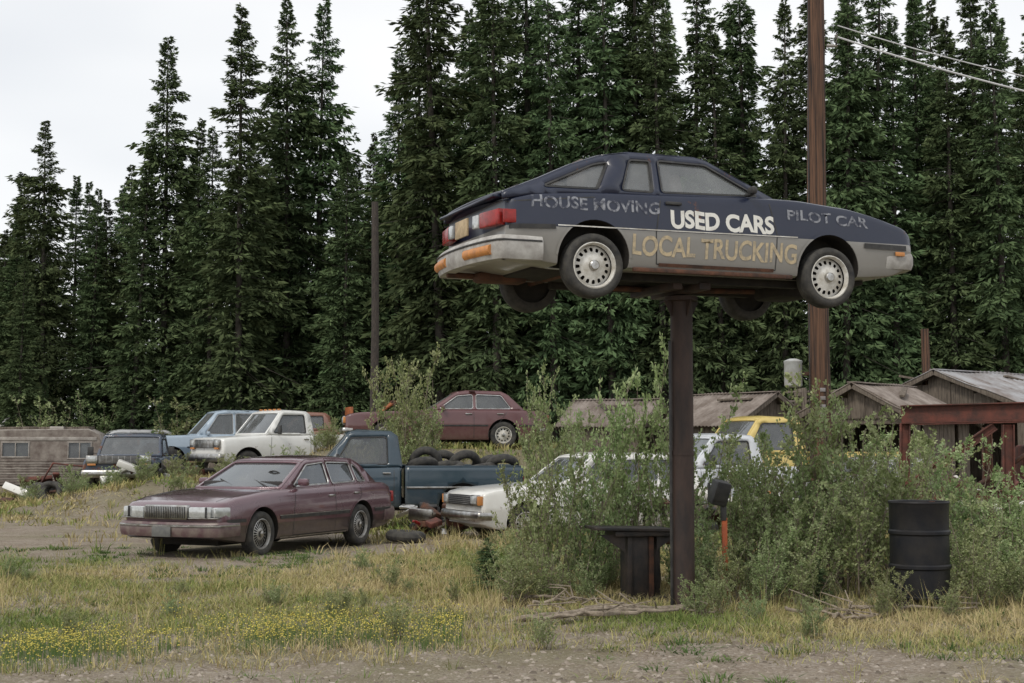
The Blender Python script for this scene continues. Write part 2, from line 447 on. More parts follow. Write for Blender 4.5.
def greenhouse(S, bodymat, parent, glass):
    RF = S['roof']; Wb, Wr = S['gw']; zt = max(p[1] for p in RF); zb = min(RF[0][1], RF[-1][1])
    xm = (RF[0][0] + RF[-1][0]) / 2; hl = (RF[-1][0] - RF[0][0]) / 2
    def yw(x, z): return Wb + (Wr - Wb) * (z - zb) / (zt - zb) - .03 * ((x - xm) / hl) ** 2
    outline = [(p[0], p[1]) for p in RF]
    bottom = []
    m = 10
    for i in range(m + 1):
        x = RF[-1][0] + (RF[0][0] - RF[-1][0]) * i / m
        bottom.append((x, min(F_(S['top'], x) - .02, RF[-1][1] if i == 0 else 9)))
    outer = outline + bottom
    wins = [round_poly(w, S.get('wr', .045)) for w in S['wins']]
    V2, F2 = panel2d(outer, wins, .14)
    for sd in (-1, 1):
        mk('cabin_side', [(x, sd * yw(x, z), z) for x, z in V2], [f if sd > 0 else f[::-1] for f in F2], bodymat, parent=parent, solid=.028)
        for w in wins:
            gv, gf = panel2d(w, (), .5)
            mk('side_glass', [(x, sd * (yw(x, z) - .006), z) for x, z in gv], gf, glass, parent=parent, smooth=False)
            cx = sum(p[0] for p in w) / len(w); cz = sum(p[1] for p in w) / len(w)
            n = len(w); V = []; Fc = []
            for i in range(n):
                a = Vector(w[i - 1]); b = Vector(w[(i + 1) % n]); d = (b - a)
                if d.length < 1e-6: d = Vector((1, 0))
                d.normalize(); nn = Vector((d.y, -d.x))
                if nn.dot(Vector(w[i]) - Vector((cx, cz))) < 0: nn = -nn
                for o, yo in ((-.010, .006), (-.004, .021), (.012, .019)):
                    x, z = w[i][0] + nn.x * o, w[i][1] + nn.y * o
                    V.append((x, sd * (yw(x, z) + yo), z))
            for i in range(n):
                j = (i + 1) % n
                for k in range(2): Fc.append((3 * i + k, 3 * i + k + 1, 3 * j + k + 1, 3 * j + k))
            mk('window_trim', V, Fc, S.get('trim', BLACKTRIM), parent=parent)
    ts_full = [-1, -.985, -.96, -.93, -.85, -.7, -.5, -.25, 0, .25, .5, .7, .85, .93, .96, .985, 1]
    def P(p0, p1, s, t, inset=0):
        x = p0[0] + (p1[0] - p0[0]) * s; z = p0[1] + (p1[1] - p0[1]) * s
        bw = p0[2] + (p1[2] - p0[2]) * s; cr = p0[3] + (p1[3] - p0[3]) * s
        y = yw(x, z) * t
        nx, nz = -(p1[1] - p0[1]), (p1[0] - p0[0]); l = math.hypot(nx, nz)
        return (x + bw * (1 - t * t) - nx / l * inset, y, z + cr * (1 - abs(t) ** 5) - nz / l * inset)
    VB = []; FB = []
    i = 0
    while i < len(RF) - 1:
        if RF[i][4] == 'g':
            j = i
            while j < len(RF) - 1 and RF[j][4] == 'g': j += 1
            path = RF[i:j + 1]
            L = [0]
            for a, b in zip(path[:-1], path[1:]): L.append(L[-1] + math.hypot(b[0] - a[0], b[1] - a[1]))
            tot = L[-1]
            def at(u, t, inset=0):
                d = u * tot
                k = max(0, min(len(path) - 2, sum(1 for l in L[1:] if l < d - 1e-9)))
                return P(path[k], path[k + 1], (d - L[k]) / (L[k + 1] - L[k]), t, inset)
            e = .05 / tot
            us = sorted(set([0, e, 1 - e, 1] + [l / tot for l in L[1:-1]] + [.25, .5, .75])); ts = ts_full
            for inset, isg in ((0, False), (.012, True)):
                V = [at(u, t, inset) for u in us for t in ts]; Fc = []
                nt_ = len(ts)
                for a in range(len(us) - 1):
                    for b in range(nt_ - 1):
                        inner = e - 1e-6 <= us[a] and us[a + 1] <= 1 - e + 1e-6 and -.94 < ts[b] and ts[b + 1] < .94
                        if inner == isg: Fc.append((a * nt_ + b, a * nt_ + b + 1, (a + 1) * nt_ + b + 1, (a + 1) * nt_ + b))
                if isg: mk('screen_glass', V, Fc, glass, parent=parent)
                else: mk('screen_frame', V, Fc, bodymat, parent=parent, solid=.028)
            i = j
        else:
            o = len(VB); nt_ = len(ts_full)
            for s in (0, .33, .66, 1):
                for t in ts_full: VB.append(P(RF[i], RF[i + 1], s, t))
            for a in range(3):
                for b in range(nt_ - 1): FB.append((o + a * nt_ + b, o + a * nt_ + b + 1, o + (a + 1) * nt_ + b + 1, o + (a + 1) * nt_ + b))
            i += 1
    if FB:
        ob = mk('roof_panel', VB, FB, bodymat, parent=parent, smooth=False)
        bm = bmesh.new(); bm.from_mesh(ob.data); bmesh.ops.remove_doubles(bm, verts=bm.verts, dist=.001); bm.to_mesh(ob.data); bm.free()
        ob.data.polygons.foreach_set('use_smooth', [True] * len(ob.data.polygons)); ob.data.set_sharp_from_angle(angle=rad(40))
        md = ob.modifiers.new('s', 'SOLIDIFY'); md.thickness = .028; md.offset = 0
    xa, xd = RF[0][0], RF[-1][0]
    zf = F_(S['top'], (xa + xd) / 2)
    rows = S.get('seats', [.3, 1.1])
    box('parcel_floor', ((xa + xd) / 2, 0, zf - .01), (xd - xa - .30, 2 * Wb - .14, .06), INTER, parent, .02)
    box('dashboard', (xd - .24, 0, zf + .03), (.28, 2 * Wb - .16, .10), INTER, parent, .04)
    for sx in rows:
        for sy in (-.36, .36):
            box('seat_back', (sx, sy, zf + .10), (.14, .46, .30), SEAT, parent, .05, (0, rad(-12), 0))
            box('headrest', (sx - .05, sy, zf + .28), (.08, .24, .13), SEAT, parent, .035, (0, rad(-10), 0))
    V = []; Fc = []
    for a in range(20):
        for b in range(6):
            A = 2 * math.pi * a / 20; B = 2 * math.pi * b / 6; rr = .18 + .013 * math.cos(B)
            V.append((.013 * math.sin(B) + rr * math.cos(A) * .35, rr * math.sin(A), rr * math.cos(A) * .93))
            Fc.append((a * 6 + b, ((a + 1) % 20) * 6 + b, ((a + 1) % 20) * 6 + (b + 1) % 6, a * 6 + (b + 1) % 6))
    mk('steering_wheel', [(v[0] + xd - .48, v[1] + .36, v[2] + zf + .06) for v in V], Fc, BLACKTRIM, parent=parent)
    return yw

def bumper(name, parent, xe, sg, W, z0, z1, th, mat, wrap=.4, bow=.10, cr=.10, yr=None):
    path = []
    path.append((xe - sg * (wrap + bow), -W)); path.append((xe - sg * (cr + bow), -W))
    for i in range(1, 6):
        a = i / 6 * math.pi / 2
        path.append((xe - sg * (bow + cr - cr * math.sin(a)), -W + cr * (1 - math.cos(a))))
    for i in range(1, 12):
        y = (-W + cr) + 2 * (W - cr) * i / 12
        path.append((xe - sg * bow * (y / W) ** 2 - sg * 0, y))
    path += [(p[0], -p[1]) for p in path[:7]][::-1]
    if yr: path = [(xe - sg * bow * (y / W) ** 2, y) for y in np.linspace(yr[0], yr[1], 8)]
    h = z1 - z0
    prof = [(-th, 0), (-.01, 0), (0, .12), (.012, .3), (.012, .7), (0, .9), (-.02, 1), (-th, 1)]
    V = []; Fc = []; n = len(path); k = len(prof)
    for i, p in enumerate(path):
        a = Vector(path[max(i - 1, 0)]); b = Vector(path[min(i + 1, n - 1)]); d = (b - a).normalized()
        nn = Vector((d.y, -d.x)) * (1 if sg > 0 else -1)
        for o, f in prof: V.append((p[0] + nn.x * o, p[1] + nn.y * o, z0 + h * f))
    for i in range(n - 1):
        for j in range(k):
            j2 = (j + 1) % k
            Fc.append((i * k + j, (i + 1) * k + j, (i + 1) * k + j2, i * k + j2))
    Fc.append(tuple(range(k))); Fc.append(tuple((n - 1) * k + j for j in range(k)))
    return mk(name, V, Fc, mat, parent=parent, sharp=45)

def place(e, cx, cy, ang, lx=0, ly=0, z=0, tilt=(0, 0)):
    a = rad(ang)
    e.location = (cx - lx * math.cos(a) + ly * math.sin(a), cy - lx * math.sin(a) - ly * math.cos(a), z)
    e.rotation_euler = (rad(tilt[0]), rad(tilt[1]), a)

def build_car(name, S, bodymat, glass=GLASS):
    e = empty(name)
    r = S['r']; wb = S['wb']; W = S['W']
    ob, bvh = loft_body(S, [bodymat, DARK], e, S['x0'], S['x1'], (0, wb), S.get('ra', r + .055), S.get('za', r + .01))
    greenhouse(S, bodymat, e, glass)
    for x in (0, wb):
        for sd in (-1, 1):
            wheel(e, x, sd * (W - S.get('inset', .12)), r - S.get('droop', 0), r, sd, S.get('wstyle', 'slots'), rimr=S.get('rimr'), rimmat=S.get('rimmat'), nh=S.get('nh'))
            ribbon('arch_lip', bvh, arc(x, S.get('za', r + .01), S.get('ra', r + .055) + .014, 4, 176), sd, .024, S.get('lip', bodymat), e, .006)
    for sd in (-1, 1):
        for dl in S.get('gaps', []): ribbon('panel_gap', bvh, dl, sd, .011, BLACKTRIM, e, .002)
        for (pts, w, m) in S.get('strips', []): ribbon('side_moulding', bvh, pts, sd, w, m, e, .010)
        for hx, hz in S.get('handles', []):
            y = hit(bvh, hx, hz, sd, .012)
            if y: box('door_handle', (hx, y, hz), (.16, .03, .03), S.get('trim', BLACKTRIM), e, .008)
        mx, mz = S.get('mirror', (S['roof'][-1][0] - .32, S['roof'][-1][1] + .06))
        ms = S.get('mirs', 1.0)
        box('door_mirror', (mx, sd * (S['gw'][0] + .11 * ms), mz), (.09 * ms, .17 * ms, .11 * ms), S.get('mirrormat', bodymat), e, .03)
        box('mirror_arm', (mx, sd * (S['gw'][0] + .02), mz - .03), (.05, .10, .03), BLACKTRIM, e, .01)
    box('underside', ((S['x0'] + S['x1']) / 2, 0, min(p[1] for p in S['bot']) + S.get('ub', -.01)), ((S['x1'] - S['x0']) * .8, W * 1.1, .07), DARK, e, .02)
    return e, bvh

# ===== elevated hatchback ==============================================
A0 = .285
NAVY = paint('navy_and_grey_paint', (.006, .011, .033), rough=.34, dust=.18, two=(2, A0 + .305, .01, (.31, .30, .28)), z0=.25, z1=.55, coat=.25, fadecol=(.016, .024, .052), rust=.05)
NAVY2 = paint('navy_paint', (.006, .011, .033), rough=.34, dust=.08, coat=.25, fadecol=(.016, .024, .052))
SH = dict(W=.83, r=A0, wb=2.45, x0=-.90, x1=3.52, endw=.93, bow=.10, cr=.12, half=HALFB, ub=.03,
          top=[(-.95, A0 + .50), (-.88, A0 + .545), (-.6, A0 + .60), (0, A0 + .64), (.66, A0 + .66), (1.8, A0 + .70), (2.1, A0 + .70), (2.7, A0 + .655), (3.1, A0 + .58), (3.40, A0 + .51), (3.52, A0 + .42)],
          bot=[(-.95, A0 + .06), (-.6, A0 - .0), (-.3, A0 - .03), (2.3, A0 - .03), (2.9, A0 - .0), (3.25, A0 + .03), (3.52, A0 + .13)],
          plan=[(-1, .97), (0, 1), (2.2, 1), (3.5, .94)], ra=.345, za=A0 + .035, droop=.02, inset=.10,
          roof=[(-.86, A0 + .575, -.04, .015, 'g'), (-.5, A0 + .725, -.04, .02, 'g'), (-.17, A0 + .88, -.03, .02, 'g'), (.15, A0 + .995, -.02, .02, 'b'), (.42, A0 + 1.045, 0, .025, 'b'), (1.1, A0 + 1.05, .02, .025, 'b'), (1.22, A0 + 1.025, .05, .02, 'g'), (1.88, A0 + .70, .12, .0, 'e')],
          gw=(.785, .615),
          wins=[[(-.46, A0 + .67), (.05, A0 + .675), (.19, A0 + .935), (.05, A0 + .905)], [(.30, A0 + .68), (.60, A0 + .68), (.62, A0 + .98), (.42, A0 + .975)], [(.70, A0 + .685), (1.71, A0 + .72), (1.20, A0 + .985), (.71, A0 + .99)]],
          wstyle='slots', nh=16, rimr=.203, wr=.03,
          gaps=[[(.66, A0 + .64), (.60, A0 + .3), (.62, A0 + .02)], [(1.78, A0 + .68), (1.86, A0 + .35), (1.86, A0 + .02)], [(.62, A0 + .02), (1.86, A0 + .02)], [(-.85, A0 + .50), (.0, A0 + .585)]],
          strips=[([(-.36, A0 + .315), (.5, A0 + .32), (2.08, A0 + .335)], .010, WHEELPAINT), ([(2.84, A0 + .30), (3.34, A0 + .30)], .05, BLACKTRIM), ([(-.80, A0 + .285), (-.38, A0 + .30)], .04, BLACKTRIM), ([(.64, A0 + .015), (1.84, A0 + .015)], .03, RUST)],
          handles=[(.78, A0 + .575)], seats=[.1, .95], mirrormat=BLACKTRIM, mirror=(1.58, A0 + .74), mirs=.7)
hc, hb = build_car('hatchback_car', SH, NAVY, glass_mat('hatch_glass', .8, .48))
GREYB = M('faded_grey_bumper', (.48, .47, .44), (.27, .25, .23), 7, .6)
bumper('rear_bumper', hc, -1.02, -1, .82, A0 - .0, A0 + .21, .12, GREYB, .42, .10, .08)
bumper('rear_bumper_strip', hc, -1.03, -1, .825, A0 + .15, A0 + .175, .05, BLACKTRIM, .42, .10, .08)
for sd in (-1, 1):
    bumper('orange_bumper_marker', hc, -1.040, -1, .82, A0 + .04, A0 + .13, .03, AMBER, 0, .10, .12, yr=(sd * .25, sd * .72) if sd > 0 else (-.72, -.25))
    box('tail_light', (-.925 + .05, sd * .57, A0 + .375), (.08, .34, .14), REDL, hc, .012, (0, 0, sd * rad(-9)))
    box('tail_light_side', (-.80, sd * .790, A0 + .375), (.12, .02, .12), REDL, hc, .008, (0, 0, sd * rad(5)))
    box('reverse_light', (-.935, sd * .34, A0 + .375), (.04, .12, .12), LENS, hc, .01, (0, 0, sd * rad(-5)))
box('licence_plate', (-.955, 0, A0 + .36), (.02, .32, .16), M('old_plate', (.55, .42, .25), (.3, .22, .13), 12, .6), hc, .005)
box('tail_lip', (-.87, 0, A0 + .56), (.12, 1.42, .03), NAVY2, hc, .012)
bumper('front_bumper', hc, 3.57, 1, .77, A0 + .10, A0 + .27, .14, GREYB, .35, .10, .10)
for sd in (-1, 1):
    box('headlight', (3.40, sd * .53, A0 + .39), (.10, .30, .10), LENS, hc, .02, (0, 0, sd * rad(12)))
    box('marker_light', (3.26, sd * .800, A0 + .24), (.11, .014, .04), AMBER, hc, .005, (0, 0, sd * rad(-3)))
tube('rear_axle', [(0, -.72, A0 - .02), (0, .72, A0 - .02)], .035, RUST, hc)
tube('front_axle', [(2.45, -.7, A0 - .02), (2.45, .7, A0 - .02)], .025, RUST, hc)
tube('exhaust_pipe', [(2.2, .15, A0 - .07), (1.2, .2, A0 - .09), (.5, .25, A0 - .09), (.2, .35, A0 - .0), (-.5, .4, A0 - .02), (-.95, .42, A0 - .01)], .028, RUST, hc)
box('silencer', (-.45, .35, A0 - .03), (.5, .22, .10), RUST, hc, .05)
box('engine_sump', (2.5, .1, A0 - .06), (.4, .5, .18), DARK, hc, .05)
for sy in (-.45, .45):
    box('frame_rail', (1.2, sy, A0 - .065), (2.2, .08, .07), DARK, hc, .01)
for sy in (-.81, .81):
    box('rocker_rail', (1.22, sy * .955, A0 - .035), (1.66, .04, .04), RUST, hc, .01)
box('mount_beam', (1.28, 0, A0 - .12), (.12, 1.0, .07), POSTM, hc, .008)
box('mount_beam_2', (1.02, 0, A0 - .12), (.10, .9, .07), POSTM, hc, .008)
def lettering(name, text, x0, x1, z0, z1, mat, slope=0.0, bold=.03):
    cu = bpy.data.curves.new(name, 'FONT'); cu.body = text; cu.size = 1; cu.offset = bold; cu.resolution_u = 4
    to = bpy.data.objects.new(name, cu); COL.objects.link(to)
    dg = bpy.context.evaluated_depsgraph_get(); dg.update()
    me = bpy.data.meshes.new_from_object(to.evaluated_get(dg)); bpy.data.objects.remove(to)
    bm = bmesh.new(); bm.from_mesh(me)
    bmesh.ops.triangulate(bm, faces=bm.faces)
    bmesh.ops.subdivide_edges(bm, edges=[ed for ed in bm.edges if ed.calc_length() > .2], cuts=2)
    bmesh.ops.triangulate(bm, faces=bm.faces)
    xs = [v.co.x for v in bm.verts]; ys = [v.co.y for v in bm.verts]
    for v in bm.verts:
        x = x0 + (v.co.x - min(xs)) / (max(xs) - min(xs)) * (x1 - x0)
        wob = .006 * math.sin(x * 21)
        z = z0 + (v.co.y - min(ys)) / (max(ys) - min(ys)) * (z1 - z0) + slope * (x - x0) + wob
        y = hit(hb, x, z, -1, .0035) or -.83
        v.co = (x, y, z)
    bm.to_mesh(me); bm.free(); me.materials.clear(); me.materials.append(mat)
    link(bpy.data.objects.new(name, me), hc)
WLET = M('white_lettering', (.74, .73, .68), (.50, .48, .43), 14, .6, lo=.5, hi=.8)
TLET = M('tan_lettering', (.58, .47, .30), (.30, .26, .20), 18, .7, lo=.42, hi=.7)
FLET = M('faded_lettering', (.29, .30, .33), (.04, .045, .07), 16, .7, lo=.44, hi=.60)
lettering('lettering_used_cars', 'USED CARS', .75, 1.83, A0 + .35, A0 + .52, WLET, bold=.038)
lettering('lettering_local_trucking', 'LOCAL TRUCKING', .37, 2.08, A0 + .09, A0 + .275, TLET, bold=.022)
lettering('lettering_house_moving', 'HOUSE MOVING', -.60, .64, A0 + .465, A0 + .575, FLET, bold=.02)
lettering('lettering_pilot_car', 'PILOT CAR', 1.98, 2.90, A0 + .50, A0 + .60, FLET, -.03, bold=.02)
hc.location = (.43, 13.2, 3.2 - A0); hc.rotation_euler = (0, 0, rad(21.7))

sp = empty('steel_support_post', (1.64, 13.72, 0))
V, Fc = lathe_geo([(.16, -.1), (.16, .02), (.108, .02), (.108, 1.5), (.113, 1.5), (.113, 1.54), (.108, 1.54), (.108, 2.98), (.16, 2.99), (.16, 3.03)], (0, 0, 0), 24, 'z')
mk('post_tube', V, Fc, POSTM, parent=sp, sharp=30)
for k in range(4):
    q = math.pi / 2 * k + .4
    mk('gusset', [(.1 * math.cos(q), .1 * math.sin(q), 2.82), (.1 * math.cos(q), .1 * math.sin(q), 2.99), (.19 * math.cos(q), .19 * math.sin(q), 2.99)], [(0, 1, 2)], POSTM, parent=sp, smooth=False, solid=.015)
box('electric_conduit', (-.12, -.05, 1.3), (.025, .025, 2.6), BLACKTRIM, sp, .008)

# ===== maroon sedan =====================================================
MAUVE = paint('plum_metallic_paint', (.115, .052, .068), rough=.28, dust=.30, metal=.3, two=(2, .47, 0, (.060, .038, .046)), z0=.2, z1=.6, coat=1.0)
SS = dict(W=.91, r=.325, wb=2.77, x0=-1.18, x1=3.80, endw=.90, bow=.12, cr=.16,
          top=[(-1.2, .80), (-1.12, .93), (-.9, .985), (-.3, 1.0), (.4, .985), (1.3, .965), (2.2, .95), (2.6, .93), (3.3, .86), (3.7, .79), (3.8, .70)],
          bot=[(-1.2, .36), (-.9, .26), (-.4, .22), (3.2, .22), (3.8, .30)],
          plan=[(-1.2, .97), (0, 1), (2.6, 1), (3.8, .95)], ra=.385, za=.33, inset=.11,
          roof=[(-.66, .985, -.08, .0, 'g'), (-.34, 1.27, -.05, .02, 'b'), (-.12, 1.365, -.02, .03, 'b'), (.6, 1.395, 0, .03, 'b'), (1.25, 1.365, .04, .02, 'b'), (1.36, 1.33, .05, .02, 'g'), (2.15, .95, .16, 0, 'e')],
          gw=(.80, .60), wins=[[(-.33, 1.02), (-.06, 1.02), (-.04, 1.29), (-.16, 1.25)], [(.02, 1.02), (.74, 1.005), (.72, 1.325), (.03, 1.31)], [(.83, 1.005), (1.83, .985), (1.30, 1.29), (.80, 1.325)]],
          wstyle='spokes', nh=20, rimr=.215, rimmat=ALLOY, trim=CHROME,
          gaps=[[(.80, .97), (.80, .26)], [(1.90, .94), (1.98, .6), (1.98, .26)], [(0.02, .97), (.0, .80), (.25, .58), (.40, .40), (.42, .26)], [(.42, .265), (1.98, .265)], [(-.75, .95), (-1.0, .9)]],
          strips=[([(-1.0, .545), (-.40, .55)], .05, BLACKTRIM), ([(.40, .55), (2.35, .545)], .05, BLACKTRIM), ([(3.18, .54), (3.6, .54)], .05, BLACKTRIM), ([(-1.0, .575), (-.38, .578)], .010, CHROME), ([(.38, .578), (2.37, .573)], .010, CHROME), ([(.45, .245), (2.3, .245)], .02, CHROME)],
          handles=[(.92, .82), (.16, .84)], seats=[.25, 1.0], mirror=(1.74, 1.04))
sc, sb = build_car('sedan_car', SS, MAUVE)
bumper('front_bumper', sc, 3.90, 1, .89, .33, .53, .16, M('plum_bumper', (.10, .05, .06), (.20, .16, .14), 6, .4), .45, .12, .12)
bumper('front_bumper_strip', sc, 3.915, 1, .895, .46, .50, .05, CHROME, .45, .12, .12)
bumper('rear_bumper', sc, -1.28, -1, .89, .36, .58, .16, M('plum_bumper_rear', (.10, .05, .06), (.18, .14, .12), 6, .4), .42, .12, .12)
box('grille_surround', (3.80, 0, .665), (.10, .74, .20), CHROME, sc, .02)
box('grille_recess', (3.835, 0, .665), (.05, .69, .16), BLACKTRIM, sc, .005)
for i in range(23):
    box('grille_bar', (3.862, -.33 + i * .03, .665), (.012, .010, .155), CHROME, sc, .003)
box('number_plate', (3.93, 0, .40), (.012, .32, .14), M('plate_paint', (.16, .16, .15), (.1, .1, .1), 10, .6), sc, .004)
for sd in (-1, 1):
    box('headlight', (3.765, sd * .55, .665), (.10, .34, .15), LENS, sc, .02, (0, 0, sd * rad(9)))
    box('headlight_divider', (3.80, sd * .66, .665), (.06, .015, .15), BLACKTRIM, sc, .004, (0, 0, sd * rad(12)))
    box('corner_light', (3.64, sd * .795, .665), (.26, .09, .14), LENS, sc, .02, (0, 0, sd * rad(-20)))
    box('headlight_chrome', (3.755, sd * .60, .585), (.10, .46, .015), CHROME, sc, .004, (0, 0, sd * rad(9)))
    box('tail_light', (-1.17, sd * .60, .74), (.08, .45, .18), REDL, sc, .02, (0, 0, sd * rad(-8)))
    tube('wiper', [(2.18, sd * .3 + .25, .985), (1.95, sd * .3 - .15, 1.085)], .008, BLACKTRIM, sc)
tube('antenna', [(2.9, -.78, .9), (2.85, -.78, 1.6)], .003, BLACKTRIM, sc)
for sd in (-1, 1):
    P_ = [(2.15 + i * .14, sd * (.74 - .01 * i)) for i in range(11)]
    V = []; Fc = []
    for (x, y) in P_:
        for o in (-.005, .005):
            h = sb.ray_cast(Vector((x, y + o, 3)), Vector((0, 0, -1)))
            V.append((x, y + o, (h[0].z if h[0] else .8) + .003))
    for i in range(10): Fc.append((2 * i, 2 * i + 1, 2 * i + 3, 2 * i + 2))
    mk('hood_gap', V, Fc, BLACKTRIM, parent=sc)
sc.location = (-3.24, 23.45, .0); sc.rotation_euler = (0, 0, rad(-114.5))

# ===== generic boxy cars =================================================
def boxy(name, bodymat, W=.83, wb=2.55, roof=1.36, belt=.90, hood=.86, xr=-.95, xf=3.35, wagon=False, grillemat=BLACKTRIM, r=.30, glass=GLASS, raise_=0.0, lampmat=LENS, trim=CHROME):
    up = raise_
    q = .2 + up
    S = dict(W=W, r=r, wb=wb, x0=xr, x1=xf, endw=.93, bow=.06, cr=.10, half=HALFB,
             top=[(xr, belt - .12), (xr + .08, belt - .02), (0, belt), (1.9, belt), (2.2, belt - .01), (xf - .3, hood), (xf - .05, hood - .05), (xf, hood - .12)],
             bot=[(xr, q + .10), (xr + .3, q), (xf - .3, q), (xf, q + .10)], ra=r + .055, za=r + .015, inset=.11,
             gw=(W * .92, W * .76), wstyle='slots', trim=trim,
             gaps=[[(.72, belt - .03), (.72, q + .04)], [(1.70, belt - .03), (1.74, q + .04)], [(.36, q + .045), (1.74, q + .045)], [(-.1, belt - .03), (.1, .62 + up), (.36, q + .2), (.36, q + .045)]],
             strips=[([(-.85, .55 + up), (-.38 - up * .3, .55 + up)], .035, BLACKTRIM), ([(.38 + up * .3, .55 + up), (wb - .38 - up * .3, .55 + up)], .035, BLACKTRIM)],
             handles=[(.85, belt - .10), (.08, belt - .10)])
    t = roof
    if wagon:
        S['roof'] = [(xr + .05, belt - .03, -.05, 0, 'g'), (xr + .30, t - .06, -.03, .02, 'b'), (xr + .5, t - .01, 0, .03, 'b'), (1.0, t, 0, .03, 'b'), (1.25, t - .04, .04, .02, 'g'), (1.85, belt - .01, .10, 0, 'e')]
        b = belt + .04; tt = t - .085
        S['wins'] = [[(xr + .25, b), (-.05, b), (-.05, tt), (xr + .42, tt - .01)], [(.03, b), (.68, b), (.68, tt), (.03, tt)], [(.77, b), (1.58, b), (1.20, tt - .03), (.77, tt)]]
    else:
        S['roof'] = [(-.50, belt - .01, -.06, 0, 'g'), (-.12, t - .10, -.03, .02, 'b'), (.05, t - .02, 0, .03, 'b'), (.9, t, 0, .03, 'b'), (1.15, t - .04, .04, .02, 'g'), (1.80, belt - .01, .12, 0, 'e')]
        b = belt + .03; tt = t - .085
        S['wins'] = [[(-.18, b), (.66, b), (.66, tt), (.05, tt - .02)], [(.75, b), (1.55, b), (1.12, tt - .03), (.75, tt)]]
    e, bv = build_car(name, S, bodymat, glass)
    zc = (hood + .5 + up) / 2
    bumper('front_bumper', e, xf + .09, 1, W - .01, .36 + up, .50 + up, .12, CHROME if trim is CHROME else BLACKTRIM, .25, .06, .06)
    bumper('rear_bumper', e, xr - .09, -1, W - .01, .36 + up, .50 + up, .12, CHROME if trim is CHROME else BLACKTRIM, .25, .06, .06)
    box('grille', (xf + .0, 0, zc + .0), (.04, .95, .17), grillemat, e, .008)
    for i in range(5): box('grille_bar', (xf + .024, 0, zc - .06 + i * .03), (.008, .93, .008), CHROME, e, .002)
    for sd in (-1, 1):
        box('headlight_bezel', (xf - .01, sd * .62, zc), (.05, .27, .19), CHROME, e, .01, (0, 0, sd * rad(4)))
        box('headlight', (xf + .012, sd * .60, zc + .01), (.04, .20, .13), lampmat, e, .012, (0, 0, sd * rad(4)))
        box('turn_light', (xf - .03, sd * .755, zc), (.08, .08, .15), AMBER, e, .01)
        box('tail_light', (xr - .0, sd * .62, belt - .2), (.06, .30, .15), REDL, e, .015)
    return e

WHITEP = paint('chalky_white_paint', (.68, .67, .63), rough=.42, dust=.30, rust=.12)
c = boxy('parked_car', WHITEP, wagon=True, roof=1.43, belt=.95, xf=3.45, wb=2.6)
place(c, .20, 23.9, -155, 2.6, .72, .0)
c = boxy('sedan_car', paint('faded_maroon_paint', (.10, .032, .036), rough=.4, dust=.3), W=.90, wb=2.85, xf=3.85, xr=-1.1, roof=1.38, belt=.93, r=.32, glass=GLASSD)
place(c, -1.7, 35.2, 187, 1.4, 0, 1.52)
c = boxy('suv_car', paint('pale_blue_paint', (.34, .42, .50), rough=.45, dust=.3, rust=.12, two=(2, .80, 0, (.22, .30, .40))), W=.92, wb=2.6, xf=3.55, xr=-1.0, roof=1.88, belt=1.16, hood=1.12, wagon=True, r=.38, raise_=.25, glass=GLASSD)
place(c, -9.1, 43.4, 203, 1.2, 0, G(-9.1, 43.4) + .08)
c = boxy('hatchback_car', paint('silver_paint', (.45, .46, .47), rough=.4, dust=.4, rust=.1), wagon=True, roof=1.34, glass=GLASSD)
place(c, -13.6, 48.6, 200, 1.2, 0, G(-13.6, 48.6) + .02)
c = boxy('parked_car', paint('brown_red_paint', (.20, .07, .045), rough=.5, dust=.4, rust=.2), wagon=False, roof=1.30, glass=GLASSD)
place(c, -12.3, 45.4, 205, 1.2, 0, .45)
c = boxy('parked_car', paint('rust_grey_paint', (.3, .3, .3), rough=.5, dust=.4, rust=.3), wagon=False, roof=1.34, glass=GLASSD)
place(c, 6.6, 27.6, 195, 1.2, 0, 0.0)

